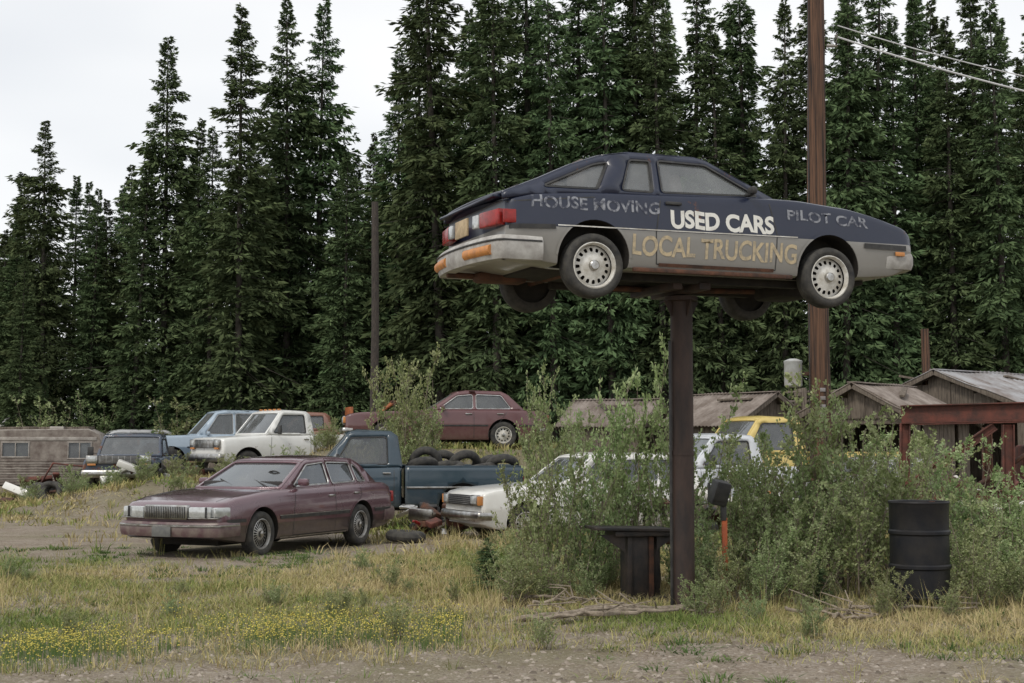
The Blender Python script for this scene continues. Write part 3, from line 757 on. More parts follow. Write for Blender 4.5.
# ===== pickups ===========================================================
def pickup(name, bodymat, wb=3.2, W=.96, roof=1.82, belt=1.18, hood=1.10, r=.37, bed=True, glass=GLASS, grillemat=BLACKTRIM, bedmat=None, lights=False):
    e = empty(name)
    xc = 1.12; xf = wb + .82
    S = dict(W=W, r=r, wb=wb, x0=xc, x1=xf, endw=.94, bow=.05, cr=.08,
             top=[(xc, belt), (2.5, belt), (2.8, belt - .03), (xf - .3, hood), (xf - .03, hood - .03), (xf, hood - .09)],
             bot=[(xc, .42), (xf - .3, .42), (xf, .46)], gw=(W * .93, W * .80),
             roof=[(xc + .03, belt - .01, 0, 0, 'g'), (xc + .12, roof - .10, 0, .02, 'b'), (xc + .24, roof - .02, 0, .03, 'b'), (2.0, roof, 0, .03, 'b'), (2.16, roof - .04, .04, .02, 'g'), (2.66, belt - .01, .10, 0, 'e')],
             wins=[[(xc + .30, belt + .04), (2.42, belt + .04), (2.10, roof - .12), (xc + .32, roof - .11)]], seats=[1.45], trim=BLACKTRIM)
    ob, bv = loft_body(S, [bodymat, DARK], e, xc, xf, (wb,), r + .07, r + .03)
    greenhouse(S, bodymat, e, glass)
    for sd in (-1, 1):
        ribbon('arch_lip', bv, arc(wb, r + .03, r + .09, 5, 175), sd, .03, bodymat, e, .008)
        for g in ([(1.30, belt - .03), (1.30, .50)], [(2.50, belt - .03), (2.54, .8), (2.54, .50)], [(1.30, .50), (2.54, .50)]): ribbon('panel_gap', bv, g, sd, .012, BLACKTRIM, e, .002)
        ribbon('side_moulding', bv, [(1.15, .80), (wb - .50, .80)], sd, .035, CHROME, e, .008)
        box('door_handle', (1.44, sd * (W + .005), belt - .13), (.15, .03, .035), CHROME, e, .008)
        box('door_mirror', (2.36, sd * (W + .14), belt + .12), (.05, .16, .24), BLACKTRIM, e, .015)
        box('mirror_arm', (2.36, sd * (W + .03), belt + .06), (.03, .16, .02), BLACKTRIM, e, .005)
        for x in (0, wb): wheel(e, x, sd * (W - .13), r, r, sd, 'holes', rimr=.21, w=.2)
        box('headlight_bezel', (xf - .005, sd * .70, .93), (.05, .30, .22), CHROME, e, .01)
        box('headlight', (xf + .02, sd * .70, .95), (.03, .20, .14), LENS, e, .012)
        box('turn_light', (xf + .01, sd * .70, .80), (.04, .22, .05), AMBER, e, .008)
    box('grille', (xf + .0, 0, .93), (.05, 1.08, .22), grillemat, e, .01)
    for i in range(6): box('grille_bar', (xf + .03, 0, .845 + i * .034), (.008, 1.05, .010), CHROME, e, .002)
    for i in range(7): box('grille_rib', (xf + .028, -.48 + i * .16, .93), (.008, .010, .2), CHROME, e, .002)
    bumper('front_bumper', e, xf + .12, 1, W, .46, .66, .10, CHROME, .15, .05, .05)
    bm_ = bedmat or bodymat
    box('chassis_rail', (.6, .4, .42), (3.6, .09, .14), DARK, e, .01); box('chassis_rail_2', (.6, -.4, .42), (3.6, .09, .14), DARK, e, .01)
    tube('rear_axle', [(0, -W + .2, r), (0, W - .2, r)], .05, DARK, e)
    if bed:
        x0, x1 = -1.15, xc - .03; zt = belt - .02; zb = .46
        ar = arc(0, r + .05, r + .09, 180, 0, 22)
        ar = [p for p in ar if p[1] > zb + .002]
        out = [(x0, zt), (x0, zb)] + [(ar[0][0], zb)] + ar + [(ar[-1][0], zb), (x1, zb), (x1, zt)]
        V2, F2 = panel2d(out, (), .10)
        def by(z): 
            f = (z - zb) / (zt - zb); return W * (.965 + .035 * math.sin(min(1, f * 1.15) * math.pi * .75) ** 1)
        for sd in (-1, 1):
            mk('bed_side', [(x, sd * (by(z) - .02), z) for x, z in V2], F2, bm_, parent=e, solid=.035)
            box('bed_rail', ((x0 + x1) / 2, sd * (W - .055), zt + .012), (x1 - x0, .09, .035), bm_, e, .01)
            box('bed_moulding', ((x0 + x1) / 2, sd * (W + .008), .80), (x1 - x0 - .04, .012, .035), CHROME, e, .003)
            box('inner_wheel_arch', (0, sd * (W - .20), .72), (.85, .26, .36), DARK, e, .08)
            box('tail_light', (x0 - .005, sd * (W - .08), .88), (.03, .10, .26), REDL, e, .008)
        box('bed_floor', ((x0 + x1) / 2, 0, .60), (x1 - x0 - .05, 2 * W - .14, .05), DARK, e, .005)
        box('bed_front', (x1 - .03, 0, .86), (.04, 2 * W - .14, .56), bm_, e, .008)
        box('tailgate', (x0 + .03, 0, .88), (.05, 2 * W - .22, .56), bm_, e, .015)
        box('rear_bumper', (x0 - .10, 0, .50), (.14, 2 * W - .1, .16), CHROME, e, .02)
    if lights:
        for i in range(5): box('roof_marker', (2.05, -.5 + i * .25, roof + .045), (.08, .07, .04), AMBER, e, .012)
    return e

TEAL = paint('dark_teal_paint', (.012, .035, .055), rough=.32, dust=.25, z0=.4, z1=.9)
pc = pickup('pickup_truck', TEAL, roof=1.86, belt=1.2)
pc.location = (-1.05, 27.95, 0); pc.rotation_euler = (0, 0, rad(187.5))
def tyre_mesh(name, mat):
    prof = []
    for i in range(14):
        t = 2 * math.pi * i / 14
        prof.append((.25 + .085 * math.cos(t) * (1 if math.cos(t) > 0 else .9), .09 * math.sin(t)))
    prof.append(prof[0])
    V, Fc = lathe_geo(prof, (0, 0, 0), 28, 'z')
    me = bpy.data.meshes.new(name); me.from_pydata(V, [], Fc); me.materials.append(mat)
    me.polygons.foreach_set('use_smooth', [True] * len(me.polygons)); return me
TY = tyre_mesh('old_tyre', RUBBER)
for i, (x, y, z, rx, ry) in enumerate([(-.7, .45, .76, 0, 0), (-.7, .4, .95, 8, 0), (-.1, .5, .78, 0, 10), (-.05, .45, .97, 0, -6), (.55, .4, .76, 0, 0), (.5, .45, .96, 12, 5), (-.4, .5, 1.14, 5, 10), (.25, .45, 1.16, -12, 6), (-.5, -.4, .8, 0, 0), (.2, -.4, .85, 10, 0), (-.8, .5, 1.20, 35, 0), (.75, .4, 1.18, 25, 10), (-.1, .1, 1.22, 50, 20), (-.5, -.2, 1.18, 20, 30), (.3, -.2, 1.2, 60, 0), (.65, .1, 1.25, 75, 0)]):
    o = link(bpy.data.objects.new('old_tyre', TY), pc); o.location = (x, y, z); o.rotation_euler = (rad(rx), rad(ry), 0)
c = pickup('pickup_truck', paint('old_white_paint', (.68, .68, .65), rough=.45, dust=.3, rust=.12), glass=GLASSD, lights=True, grillemat=CHROME)
place(c, -6.6, 39.6, 219, 1.9, 0, G(-6.6, 39.6) + .05)
c = pickup('pickup_truck', paint('faded_yellow_paint', (.58, .44, .13), rough=.5, dust=.2, two=None, rust=.06), glass=GLASSD, roof=2.0, belt=1.3, hood=1.2)
place(c, 4.95, 29.3, 197, 1.9, 0, .15)
c = pickup('pickup_truck', paint('white_blue_paint', (.55, .57, .60), rough=.5, dust=.3, rust=.2), glass=GLASSD, roof=1.78)
place(c, 3.1, 27.3, 200, 2.6, 0, .0)
c = pickup('pickup_truck', paint('dark_blue_wreck_paint', (.025, .04, .07), rough=.5, dust=.4, rust=.3), glass=GLASSD, roof=1.60, belt=1.03, hood=.98)
place(c, -10.6, 40.4, 274, 1.4, 0, .28)
# recovery truck with an orange lifting boom
tw = pickup('tow_truck', paint('rusty_brown_paint', (.20, .09, .06), rough=.5, dust=.3, rust=.25), glass=GLASSD, roof=1.7)
ORG = M('orange_boom_paint', (.45, .13, .04), (.20, .07, .03), 7, .6)
for sy in (-.3, .3): tube('boom', [(.9, sy, .8), (-.9, sy * .3, 2.05)], .06, ORG, tw)
box('boom_mast', (.5, 0, 1.3), (.12, .9, 1.2), ORG, tw, .02); tube('boom_head', [(-.9, -.15, 2.05), (-.9, .15, 2.05)], .09, RUST, tw)
place(tw, -5.6, 44.6, 196, 1.0, 0, G(-5.6, 44.6) + .02)
c = pickup('pickup_truck', paint('white_paint_2', (.62, .62, .60), rough=.45, dust=.3), glass=GLASSD)
place(c, -16.6, 49.5, 190, 1.4, 0, G(-16.6, 49.5) + .03)
c = pickup('pickup_truck', paint('beige_paint', (.45, .40, .30), rough=.45, dust=.3, rust=.2), glass=GLASSD)
place(c, -20.5, 50, 160, 1.4, 0, G(-20.5, 50) + .02)

# ===== camper trailer ====================================================
ct = empty('camper_trailer')
ALUM = M('weathered_siding', (.30, .265, .23), (.13, .10, .085), 3, .7, .1, bmp=.2)
ALUM2 = M('pale_siding', (.42, .39, .35), (.22, .19, .17), 4, .6, .1)
prof = [(-1.7, .45), (-1.75, 1.2), (-1.62, 1.85), (-1.3, 2.02), (1.3, 2.05), (1.62, 1.9), (1.75, 1.3), (1.7, .45)]
wn = [round_poly([(-1.1, 1.25), (-.35, 1.25), (-.35, 1.68), (-1.1, 1.68)], .05), round_poly([(.75, 1.2), (1.4, 1.2), (1.4, 1.68), (.75, 1.68)], .05)]
V2, F2 = panel2d(prof, wn, .2)
for sd in (-1, 1):
    mk('side_wall', [(x, sd * 1.0, z) for x, z in V2], F2, ALUM, parent=ct, smooth=False, solid=.04)
    for w in wn:
        gv, gf = panel2d(w, (), .6); mk('window', [(x, sd * .99, z) for x, z in gv], gf, GLASSD, parent=ct, smooth=False)
        xs = [p[0] for p in w]; zs = [p[1] for p in w]
        for zz in (min(zs), max(zs)): box('window_frame', ((min(xs) + max(xs)) / 2, sd * 1.03, zz), (max(xs) - min(xs) + .06, .03, .04), ALUM2, ct, .005)
        for xx in (min(xs), max(xs), (min(xs) + max(xs)) / 2): box('window_post', (xx, sd * 1.03, (min(zs) + max(zs)) / 2), (.03, .026, max(zs) - min(zs)), ALUM2, ct, .005)
    for k in range(9): box('siding_rib', (0, sd * 1.025, .54 + k * .075), (3.36, .02, .018), ALUM2 if k % 2 else ALUM, ct, .004)
    box('stripe', (0, sd * 1.03, 1.78), (3.1, .02, .10), ALUM2, ct, .004)
    wheel(ct, -.2, sd * .95, .33, .33, sd, 'holes', rimr=.2)
V = []; Fc = []
for (x, z) in prof:
    V += [(x, -1.0, z), (x, 1.0, z)]
for i in range(len(prof) - 1): Fc.append((2 * i, 2 * i + 1, 2 * i + 3, 2 * i + 2))
mk('roof_skin', V, Fc, ALUM2, parent=ct, solid=.05)
box('floor', (0, 0, .45), (3.4, 1.95, .08), DARK, ct); box('tow_tongue', (2.1, 0, .45), (.9, .1, .08), RUST, ct)
box('roof_vent', (.3, 0, 2.1), (.4, .4, .1), ALUM2, ct, .02)
for i in range(7): box('roof_junk', (-1.2 + i * .4, R.uniform(-.6, .6), 2.1), (.5, .3, .08), WOODG, ct, .01, (0, 0, R.uniform(0, 3)))
place(ct, -13.9, 42.6, 10, 0, 0, 0)

# ===== sheds =============================================================
def shed(name, cx, cy, w, d, he, hr, rot, roofm, wallm, z=0, openf=True):
    e = empty(name, (cx, cy, z), rad(rot))
    for sx in (-1, 1):
        for sy in (-1, 0, 1): box('corner_post', (sx * (w / 2 - .08), sy * (d / 2 - .08), he / 2), (.12, .12, he), wallm, e, .01)
    for sy in (-1, 1):
        box('tie_beam', (0, sy * (d / 2 - .08), he - .05), (w - .26, .08, .14), wallm, e, .01)
        if sy == 1 or not openf:
            n = int(w / .2)
            for i in range(n):
                x = -w / 2 + .1 + (w - .2) * (i + .5) / n
                hh = he + (hr - he) * (1 - abs(x) / (w / 2)) - .08
                box('wall_board', (x, sy * (d / 2), hh / 2), (w / n - .015, .025, hh - R.uniform(0, .06)), wallm, e, .004)
        else:
            for i in range(7):
                x = -w / 2 + w * (i + .5) / 7
                hh = (hr - he) * (1 - abs(x) / (w / 2)) - .06
                if hh > .05: box('gable_board', (x, sy * (d / 2), he + hh / 2), (w / 7 - .012, .025, hh), wallm, e, .004)
    for sx in (-1, 1):
        n = int(d / .2)
        for i in range(n):
            if R.random() < .12: continue
            box('side_board', (sx * w / 2, -d / 2 + d * (i + .5) / n, he * .5), (.025, d / n - .015, he - .05), wallm, e, .004)
        NU, NV = 90, 5; V = []; Fc = []; ov = .25
        for a_ in range(NU + 1):
            y = -d / 2 - ov + (d + 2 * ov) * a_ / NU
            for b_ in range(NV + 1):
                t = b_ / NV; x = sx * t * (w / 2 + ov)
                zz = hr - (hr - he) * t * (w / 2 + ov) / (w / 2) + .018 * math.sin(a_ * 1.6) + .07 * (float(vnoise(x, y, .8, 9)) - .5)
                V.append((x, y, zz + .05))
        for a_ in range(NU):
            for b_ in range(NV): Fc.append((a_ * (NV + 1) + b_, (a_ + 1) * (NV + 1) + b_, (a_ + 1) * (NV + 1) + b_ + 1, a_ * (NV + 1) + b_ + 1))
        mk('roof_slope', V, Fc, roofm, parent=e, solid=.02)
        for sy in (-1, 1):
            L = math.hypot(w / 2 + ov, (hr - he)); an = math.atan2(hr - he, w / 2)
            box('barge_board', (sx * (w / 4 + ov / 2), sy * (d / 2 + .22), (hr + he) / 2 - (hr - he) * ov / w), (L, .03, .13), wallm, e, .006, (0, sx * an, 0))
    for k in range(5):
        box('roof_plank', (R.uniform(-w / 3, w / 3), R.uniform(-d / 3, d / 3), hr - .12), (R.uniform(.5, 1.3), .12, .05), wallm, e, .005, (0, R.uniform(-.3, .3), R.uniform(0, 3)))
    box('ridge_cap', (0, 0, hr + .06), (.2, d + .5, .03), roofm, e, .01)
    return e
shed('wooden_shed', 8.1, 31.0, 2.7, 2.8, 2.15, 2.85, -38, ROOFB, WOODG)
shed('wooden_shed', 11.4, 34.5, 4.2, 3.6, 2.5, 3.3, -50, TINROOF, WOODG)
shed('wooden_shed', 5.9, 37.5, 2.4, 2.6, 2.2, 2.9, 35, ROOFB, WOODG)
shed('wooden_shed', 2.9, 39.5, 1.8, 2.2, 2.2, 2.8, 60, ROOFB, WOODG)
shed('wooden_shed', 16.0, 32.0, 4.2, 4.0, 2.3, 3.1, 20, TINROOF, WOODG)
lp = empty('lumber_rack', (9.9, 37.5, .3))
for i in range(3):
    for sx in (-2.2, 0, 2.2): box('upright', (sx, i * .5, 1.4), (.12, .12, 2.8), WOODG, lp, .01)
for k in range(14): box('plank', (R.uniform(-.3, .3), R.uniform(0, 1), .8 + k * .15), (5 + R.uniform(-.5, .5), .22, .05), R.choice([WOODG, WOODD, ROOFB]), lp, .005, (0, R.uniform(-.03, .03), R.uniform(-.05, .05)))

# ===== red steel frame ===================================================
sf = empty('rusty_steel_frame', (6.9, 19.6, 0), rad(-8))
def ibeam(name, p0, p1, h, w, mat, parent):
    p0 = Vector(p0); p1 = Vector(p1); d = p1 - p0; L = d.length; c = (p0 + p1) / 2
    ry = -math.asin(d.z / L); rz = math.atan2(d.y, d.x)
    q = Matrix.Rotation(rz, 3, 'Z') @ Matrix.Rotation(ry, 3, 'Y')
    up = q @ Vector((0, 0, 1))
    for o, s in ((h / 2, (L, w, .018)), (-h / 2, (L, w, .018)), (0, (L, .014, h - .02))):
        box(name, c + up * o, s, mat, parent, .003, (0, ry, rz), 1)
ibeam('top_beam', (-1.5, 0, 2.02), (2.6, 0, 2.12), .24, .16, RUSTRED, sf)
ibeam('top_beam_rear', (-1.2, 1.4, 2.0), (2.6, 1.4, 2.08), .2, .14, RUSTRED, sf)
for x in (-.1, 1.2): ibeam('leg', (x, .02, -.05), (x + .03, .02, 1.88), .14, .12, RUSTRED, sf)
for x in (-.1, 1.2): ibeam('leg_rear', (x, 1.4, -.05), (x, 1.4, 1.86), .12, .12, RUST, sf)
ibeam('brace', (-1.45, 0, 1.0), (-.25, 0, 1.86), .10, .10, RUSTRED, sf)
ibeam('arm', (-1.5, 0, .35), (-1.45, 0, 1.9), .12, .10, RUSTRED, sf)
ibeam('cross_rail', (-1.4, -.01, .9), (2.4, -.01, .95), .12, .10, RUSTRED, sf)
ibeam('cross_rail_low', (-.1, .05, .5), (2.4, .05, .5), .12, .10, RUST, sf)
box('hydraulic_tank', (.55, .5, 1.35), (.8, .5, .5), RUSTRED, sf, .05)
box('winch_housing', (1.7, .3, 1.45), (.6, .5, .6), M('blue_steel', (.05, .10, .15), (.1, .06, .04), 5, .6), sf, .06)
tube('cylinder_ram', [(-1.3, .1, .5), (.4, .2, 1.6)], .035, RUST, sf)
tube('hose', [(.2, -.1, 1.3), (.5, -.25, .9), (.9, -.15, 1.1), (1.2, -.1, 1.5)], .018, BLACKTRIM, sf)

# ===== poles =============================================================
up = empty('utility_pole', (4.10, 19.0, 0))
pts = [(.0 + .012 * z * .3 + .01 * math.sin(z), 0, z - .3) for z in [i * .8 for i in range(14)]]
tube('pole_shaft', pts, [.158 - .0045 * i for i in range(14)], WOODP, up, 20)
V, Fc = lathe_geo([(.001, -.18), (.10, -.18), (.12, -.16), (.12, .14), (.125, .15), (.125, .17), (.05, .2), (.001, .2)], (-.34, 0, 2.55), 20, 'z')
mk('grey_can', V, Fc, M('grey_enamel', (.42, .43, .42), (.3, .28, .25), 6, .5), parent=up)
box('can_bracket', (-.18, 0, 2.55), (.22, .05, .05), RUST, up, .005)
tube('insulator', [(.17, -.05, 7.0), (.30, -.05, 7.0), (.30, -.05, 7.15)], .025, M('porcelain', (.35, .33, .3)), up)
tube('ground_wire', [(-.16, -.07, 0), (-.13, -.08, 3), (-.08, -.08, 8.5)], .007, BLACKTRIM, up, 5)
for k in range(4): box('tin_tag', (.02, -.15, 2.0 + k * .11), (.07, .008, .05), TINROOF, up, .002)
ul = empty('utility_pole', (13.5, 19.6, 0))
tube('pole_shaft', [(0, 0, -.2), (0, 0, 7)], [.15, .11], WOODP, ul, 14)
wi = empty('power_line', (0, 0, 0))
WIREM = M('wire_aluminium', (.60, .60, .60))
for dz, rr_ in ((0, .013), (.16, .008)):
    wp = []
    for i in range(25):
        t = i / 24
        wp.append((4.42 + (13.5 - 4.42) * t, 18.95 + .65 * t, 7.12 + dz * (1 + t) + (5.75 - 7.12) * t - .9 * 4 * t * (1 - t) * .42))
    tube('wire', wp, rr_, WIREM, wi, 5)
for (x, y, h, r0, nm) in ((-3.55, 36.5, 6.5, .11, 'wooden_pole'), (9.9, 34.0, 4.2, .12, 'wooden_pole')):
    e = empty(nm, (x, y, G(x, y) - .1)); tube('shaft', [(0, 0, 0), (.03, 0, h * .5), (.0, 0, h)], [r0, r0 * .9, r0 * .8], WOODP if h < 6 else WOODD, e, 12)

# ===== small objects ======================================================
br = empty('steel_barrel', (3.98, 14.0, .12), .3)
rp = [(.001, .9), (.27, .9), (.275, .93), (.29, .935), (.295, .92), (.285, .90), (.283, .66), (.297, .645), (.297, .62), (.283, .605), (.283, .33), (.297, .315), (.297, .29), (.283, .275), (.283, .03), (.292, .02), (.29, 0), (.001, 0)]
V, Fc = lathe_geo(rp, (0, 0, 0), 36, 'z')
mk('drum_shell', V, Fc, M('black_drum_paint', (.007, .008, .012), (.022, .020, .019), 4, .5, bmp=.1, spec=.3), parent=br)
box('barrel_block', (0, 0, -.07), (.5, .3, .14), WOODD, br, .01)
tube('bung', [(.15, 0, .9), (.15, 0, .93)], .03, RUST, br)

ws = empty('metal_stand', (1.28, 14.9, 0), rad(12))
box('top_plate', (-.06, 0, .735), (.84, .50, .03), BLKIRON, ws, .006, (0, rad(1.5), 0))
box('top_frame', (.04, 0, .69), (.62, .42, .055), BLKIRON, ws, .008)
mk('gusset_plate', [(-.42, -.14, .68), (-.15, -.14, .68), (-.15, -.14, .50)], [(0, 1, 2)], BLKIRON, parent=ws, smooth=False, solid=.015)
mk('gusset_plate', [(.42, -.14, .68), (.19, -.14, .68), (.19, -.14, .52)], [(0, 1, 2)], BLKIRON, parent=ws, smooth=False, solid=.015)
box('pedestal_column', (.02, 0, .34), (.30, .26, .66), BLKIRON, ws, .02)
box('pedestal_channel', (.13, -.14, .34), (.05, .03, .64), RUST, ws, .006)
box('pedestal_channel', (-.10, -.14, .34), (.05, .03, .64), BLKIRON, ws, .006)
box('side_post', (.24, .04, .33), (.07, .07, .66), BLKIRON, ws, .008)
box('base_plate', (.02, 0, .03), (.52, .42, .03), BLKIRON, ws, .005)
tube('pipe_stub', [(.3, -.1, .6), (.46, -.14, .62)], .03, RUST, ws)

fl = empty('floodlight', (2.10, 14.4, 0), rad(15))
box('stake', (.04, 0, .42), (.05, .035, .9), M('orange_stake', (.55, .12, .03), (.3, .08, .04), 8, .6), fl, .004)
box('lamp_housing', (-.02, -.02, 1.12), (.17, .16, .24), BLACKTRIM, fl, .02, (rad(15), rad(12), 0))
box('lamp_face', (-.03, -.11, 1.13), (.14, .015, .19), BLACKTRIM, fl, .004, (rad(15), rad(12), 0))
box('lamp_bracket', (.03, 0, .93), (.05, .05, .18), BLACKTRIM, fl, .005)
for k in range(4): box('cooling_fin', (-.09 + k * .045, .08, 1.12), (.008, .06, .2), BLACKTRIM, fl, .002)

for (x, y, z, rx, nm) in ((-1.75, 23.6, .10, 4, 0), (-1.2, 25.6, .10, 0, 0), (-1.15, 25.6, .28, 5, 0)):
    o = link(bpy.data.objects.new('old_tyre', TY)); o.location = (x, y, z); o.rotation_euler = (rad(rx), 0, R.uniform(0, 3))
def pile(name, loc, n, sx, sy, zr, mats, smin=.1, smax=.6):
    e = empty(name, loc)
    for i in range(n):
        box('scrap_piece', (R.gauss(0, sx), R.gauss(0, sy), R.uniform(*zr)), (R.uniform(smin, smax), R.uniform(smin * .6, smax * .5), R.uniform(.04, .22)), R.choice(mats), e, .02, (R.uniform(-.5, .5), R.uniform(-.5, .5), R.uniform(0, 3)))
    return e
cb = pile('scrap_pile', (-1.45, 25.3, 0), 30, .25, .6, (.05, .5), [RUST, RUSTRED, BLACKTRIM, CHROME, WOODG, REDL], .1, .5)
sp2 = pile('scrap_pile', (-12.0, 39.4, 0), 50, .9, .4, (.0, .75), [RUST, RUSTRED, BLACKTRIM, DARK, WOODG, TEAL, WHITEP, RUST], .15, 1.0)
for k in range(6):
    o = link(bpy.data.objects.new('old_tyre', TY), sp2); o.location = (R.uniform(-1.3, 1.3), -.7, .3); o.rotation_euler = (rad(R.uniform(50, 90)), 0, R.uniform(-.6, .6))
tube('bent_pipe', [(-1.2, 0, .2), (-.6, -.2, 1.1), (.3, -.1, 1.0), (1.0, .1, .3)], .03, RUSTRED, sp2)
pile('scrap_pile', (-9.0, 37.6, .6), 26, 1.0, .4, (.0, .5), [RUST, RUSTRED, BLACKTRIM, DARK, WOODG, WHITEP], .15, .8)
pile('scrap_pile', (8.6, 22.5, .0), 40, 1.0, .7, (.1, 1.1), [RUST, RUSTRED, BLACKTRIM, WHEELPAINT, WOODG, WHITEP], .2, 1.0)
pile('scrap_pile', (4.6, 24.5, .0), 34, 1.6, .5, (.1, .8), [RUST, BLACKTRIM, WHEELPAINT, WOODG, WHITEP, DARK], .2, .9)

DRIFT = M('bleached_wood', (.36, .30, .235), (.18, .145, .11), 5, .9, bmp=.4, stretch=(3, 3, 3))
dw = empty('fallen_branches', (0, 0, 0))
for (x0, y0, x1, y1, r_) in ((.10, 12.7, 1.75, 13.5, .034), (.05, 12.6, .95, 12.95, .022), (.4, 12.8, 1.5, 13.0, .03), (.9, 13.0, 1.85, 13.25, .02), (2.5, 13.4, 3.2, 13.0, .018), (.2, 13.9, .9, 14.3, .018), (3.2, 13.7, 4.4, 13.6, .02), (-.1, 14.4, .7, 14.2, .02), (2.9, 12.9, 3.3, 13.0, .02)):
    pts = []; n = 9
    for i in range(n):
        t = i / (n - 1); x = x0 + (x1 - x0) * t + R.gauss(0, .025); y = y0 + (y1 - y0) * t + R.gauss(0, .03)
        pts.append((x, y, G(x, y) + .05 + R.uniform(0, .05)))
    tube('branch', pts, [r_ * (1 - .6 * i / n) for i in range(n)], DRIFT, dw, 7)
    for k in range(3):
        i = R.randrange(2, n - 1); p = pts[i]
        tube('twig', [p, (p[0] + R.uniform(-.2, .2), p[1] + R.uniform(-.1, .1), p[2] + R.uniform(.03, .15)), (p[0] + R.uniform(-.35, .35), p[1] + R.uniform(-.2, .2), p[2] + R.uniform(.02, .2))], [.01, .008, .004], DRIFT, dw, 5)

# ===== ground ==============================================================
xs = np.unique(np.concatenate([np.linspace(-9, 9, 181), np.linspace(-30, 30, 121), np.sign(np.linspace(-1, 1, 61)) * (30 + 570 * np.abs(np.linspace(-1, 1, 61)) ** 2)]))
ys = np.unique(np.concatenate([np.linspace(8, 20, 161), np.linspace(-5, 60, 200), 60 + 740 * np.linspace(0, 1, 30) ** 2, [-40, -20]]))
X, Y = np.meshgrid(xs, ys)
Z = gh(X, Y)
V = np.stack([X.ravel(), Y.ravel(), Z.ravel()], 1)
nx, ny = len(xs), len(ys)
ii, jj = np.meshgrid(np.arange(nx - 1), np.arange(ny - 1))
b0 = (jj * nx + ii).ravel()
Fq = np.stack([b0, b0 + 1, b0 + nx + 1, b0 + nx], 1)
m, nt, b = nt_of('gravel_and_dirt')
v = tc(nt)
n1 = noise(nt, v, .35, 3, .65); n2 = noise(nt, v, 2.2, 4, .7); n3 = noise(nt, v, 28, 3, .75)
vo = N(nt, 'ShaderNodeTexVoronoi'); vo.inputs['Scale'].default_value = 42; nt.links.new(v, vo.inputs['Vector'])
c = mixc(nt, ramp(nt, n2, [(.35, 0.0), (.65, 1.0)]), (.23, .185, .14), (.34, .295, .235))
c = mixc(nt, ramp(nt, n3, [(.3, 0.0), (.75, .75)]), c, (.13, .10, .075))
sv = N(nt, 'ShaderNodeSeparateColor'); nt.links.new(vo.outputs['Color'], sv.inputs[0])
c = mixc(nt, ramp(nt, sv.outputs[0], [(.76, 0.0), (.84, .6)]), c, (.36, .32, .28))
c = mixc(nt, ramp(nt, n1, [(.45, 0.0), (.62, .6)]), c, (.16, .15, .08))
setin(nt, b.inputs['Base Color'], c); b.inputs['Roughness'].default_value = .95; b.inputs['Specular IOR Level'].default_value = .15
hh = mth(nt, 'ADD', mth(nt, 'MULTIPLY', n3, .6), mth(nt, 'MULTIPLY', vo.outputs['Distance'], -.6))
bump(nt, b, hh, .7, .03)
link(bpy.data.objects.new('ground', np_mesh('ground', V, Fq, [m], smooth=True)))

# ===== gravel stones ========================================================
rng = np.random.default_rng(11)
def stones(name, n, xr, yr, s0, s1, mat, dens=None):
    x = rng.uniform(*xr, n); y = yr[0] + (yr[1] - yr[0]) * rng.uniform(0, 1, n) ** 1.5
    s = s0 + (s1 - s0) * rng.uniform(0, 1, n) ** 5
    z = gh(x, y)
    t = np.array([(1, 0, 0), (.3, .95, .1), (-.8, .6, 0), (-.9, -.5, .1), (.2, -1, 0), (0, .1, .75), (.35, .4, .6), (-.4, -.3, .62)])
    f = np.array([(0, 1, 6), (1, 2, 6), (6, 2, 5), (2, 3, 5), (3, 7, 5), (3, 4, 7), (4, 0, 7), (7, 0, 5), (5, 0, 6)])
    an = rng.uniform(0, 6.28, n); sx = rng.uniform(.7, 1.3, n); sz = rng.uniform(.6, 1.1, n)
    P = t[None] * (1 + rng.uniform(-.2, .2, (n, 8, 3)))
    px = P[..., 0] * sx[:, None]; py = P[..., 1]; pz = P[..., 2] * sz[:, None]
    c_, s_ = np.cos(an)[:, None], np.sin(an)[:, None]
    Vv = np.stack([x[:, None] + (px * c_ - py * s_) * s[:, None], y[:, None] + (px * s_ + py * c_) * s[:, None], z[:, None] + (pz - .1) * s[:, None]], -1).reshape(-1, 3)
    Ff = (f[None] + (np.arange(n) * 8)[:, None, None]).reshape(-1, 3)
    tone = np.repeat(rng.uniform(0, 1, n), 8)
    link(bpy.data.objects.new(name, np_mesh(name, Vv, Ff, [mat], tone)))
STONE = foliage('stone', [(0, (.12, .10, .08)), (.5, (.26, .22, .18)), (1, (.40, .35, .30))], 0, .9, 0)
stones('gravel', 30000, (-6.5, 6.5), (8.8, 15.0), .003, .030, STONE)

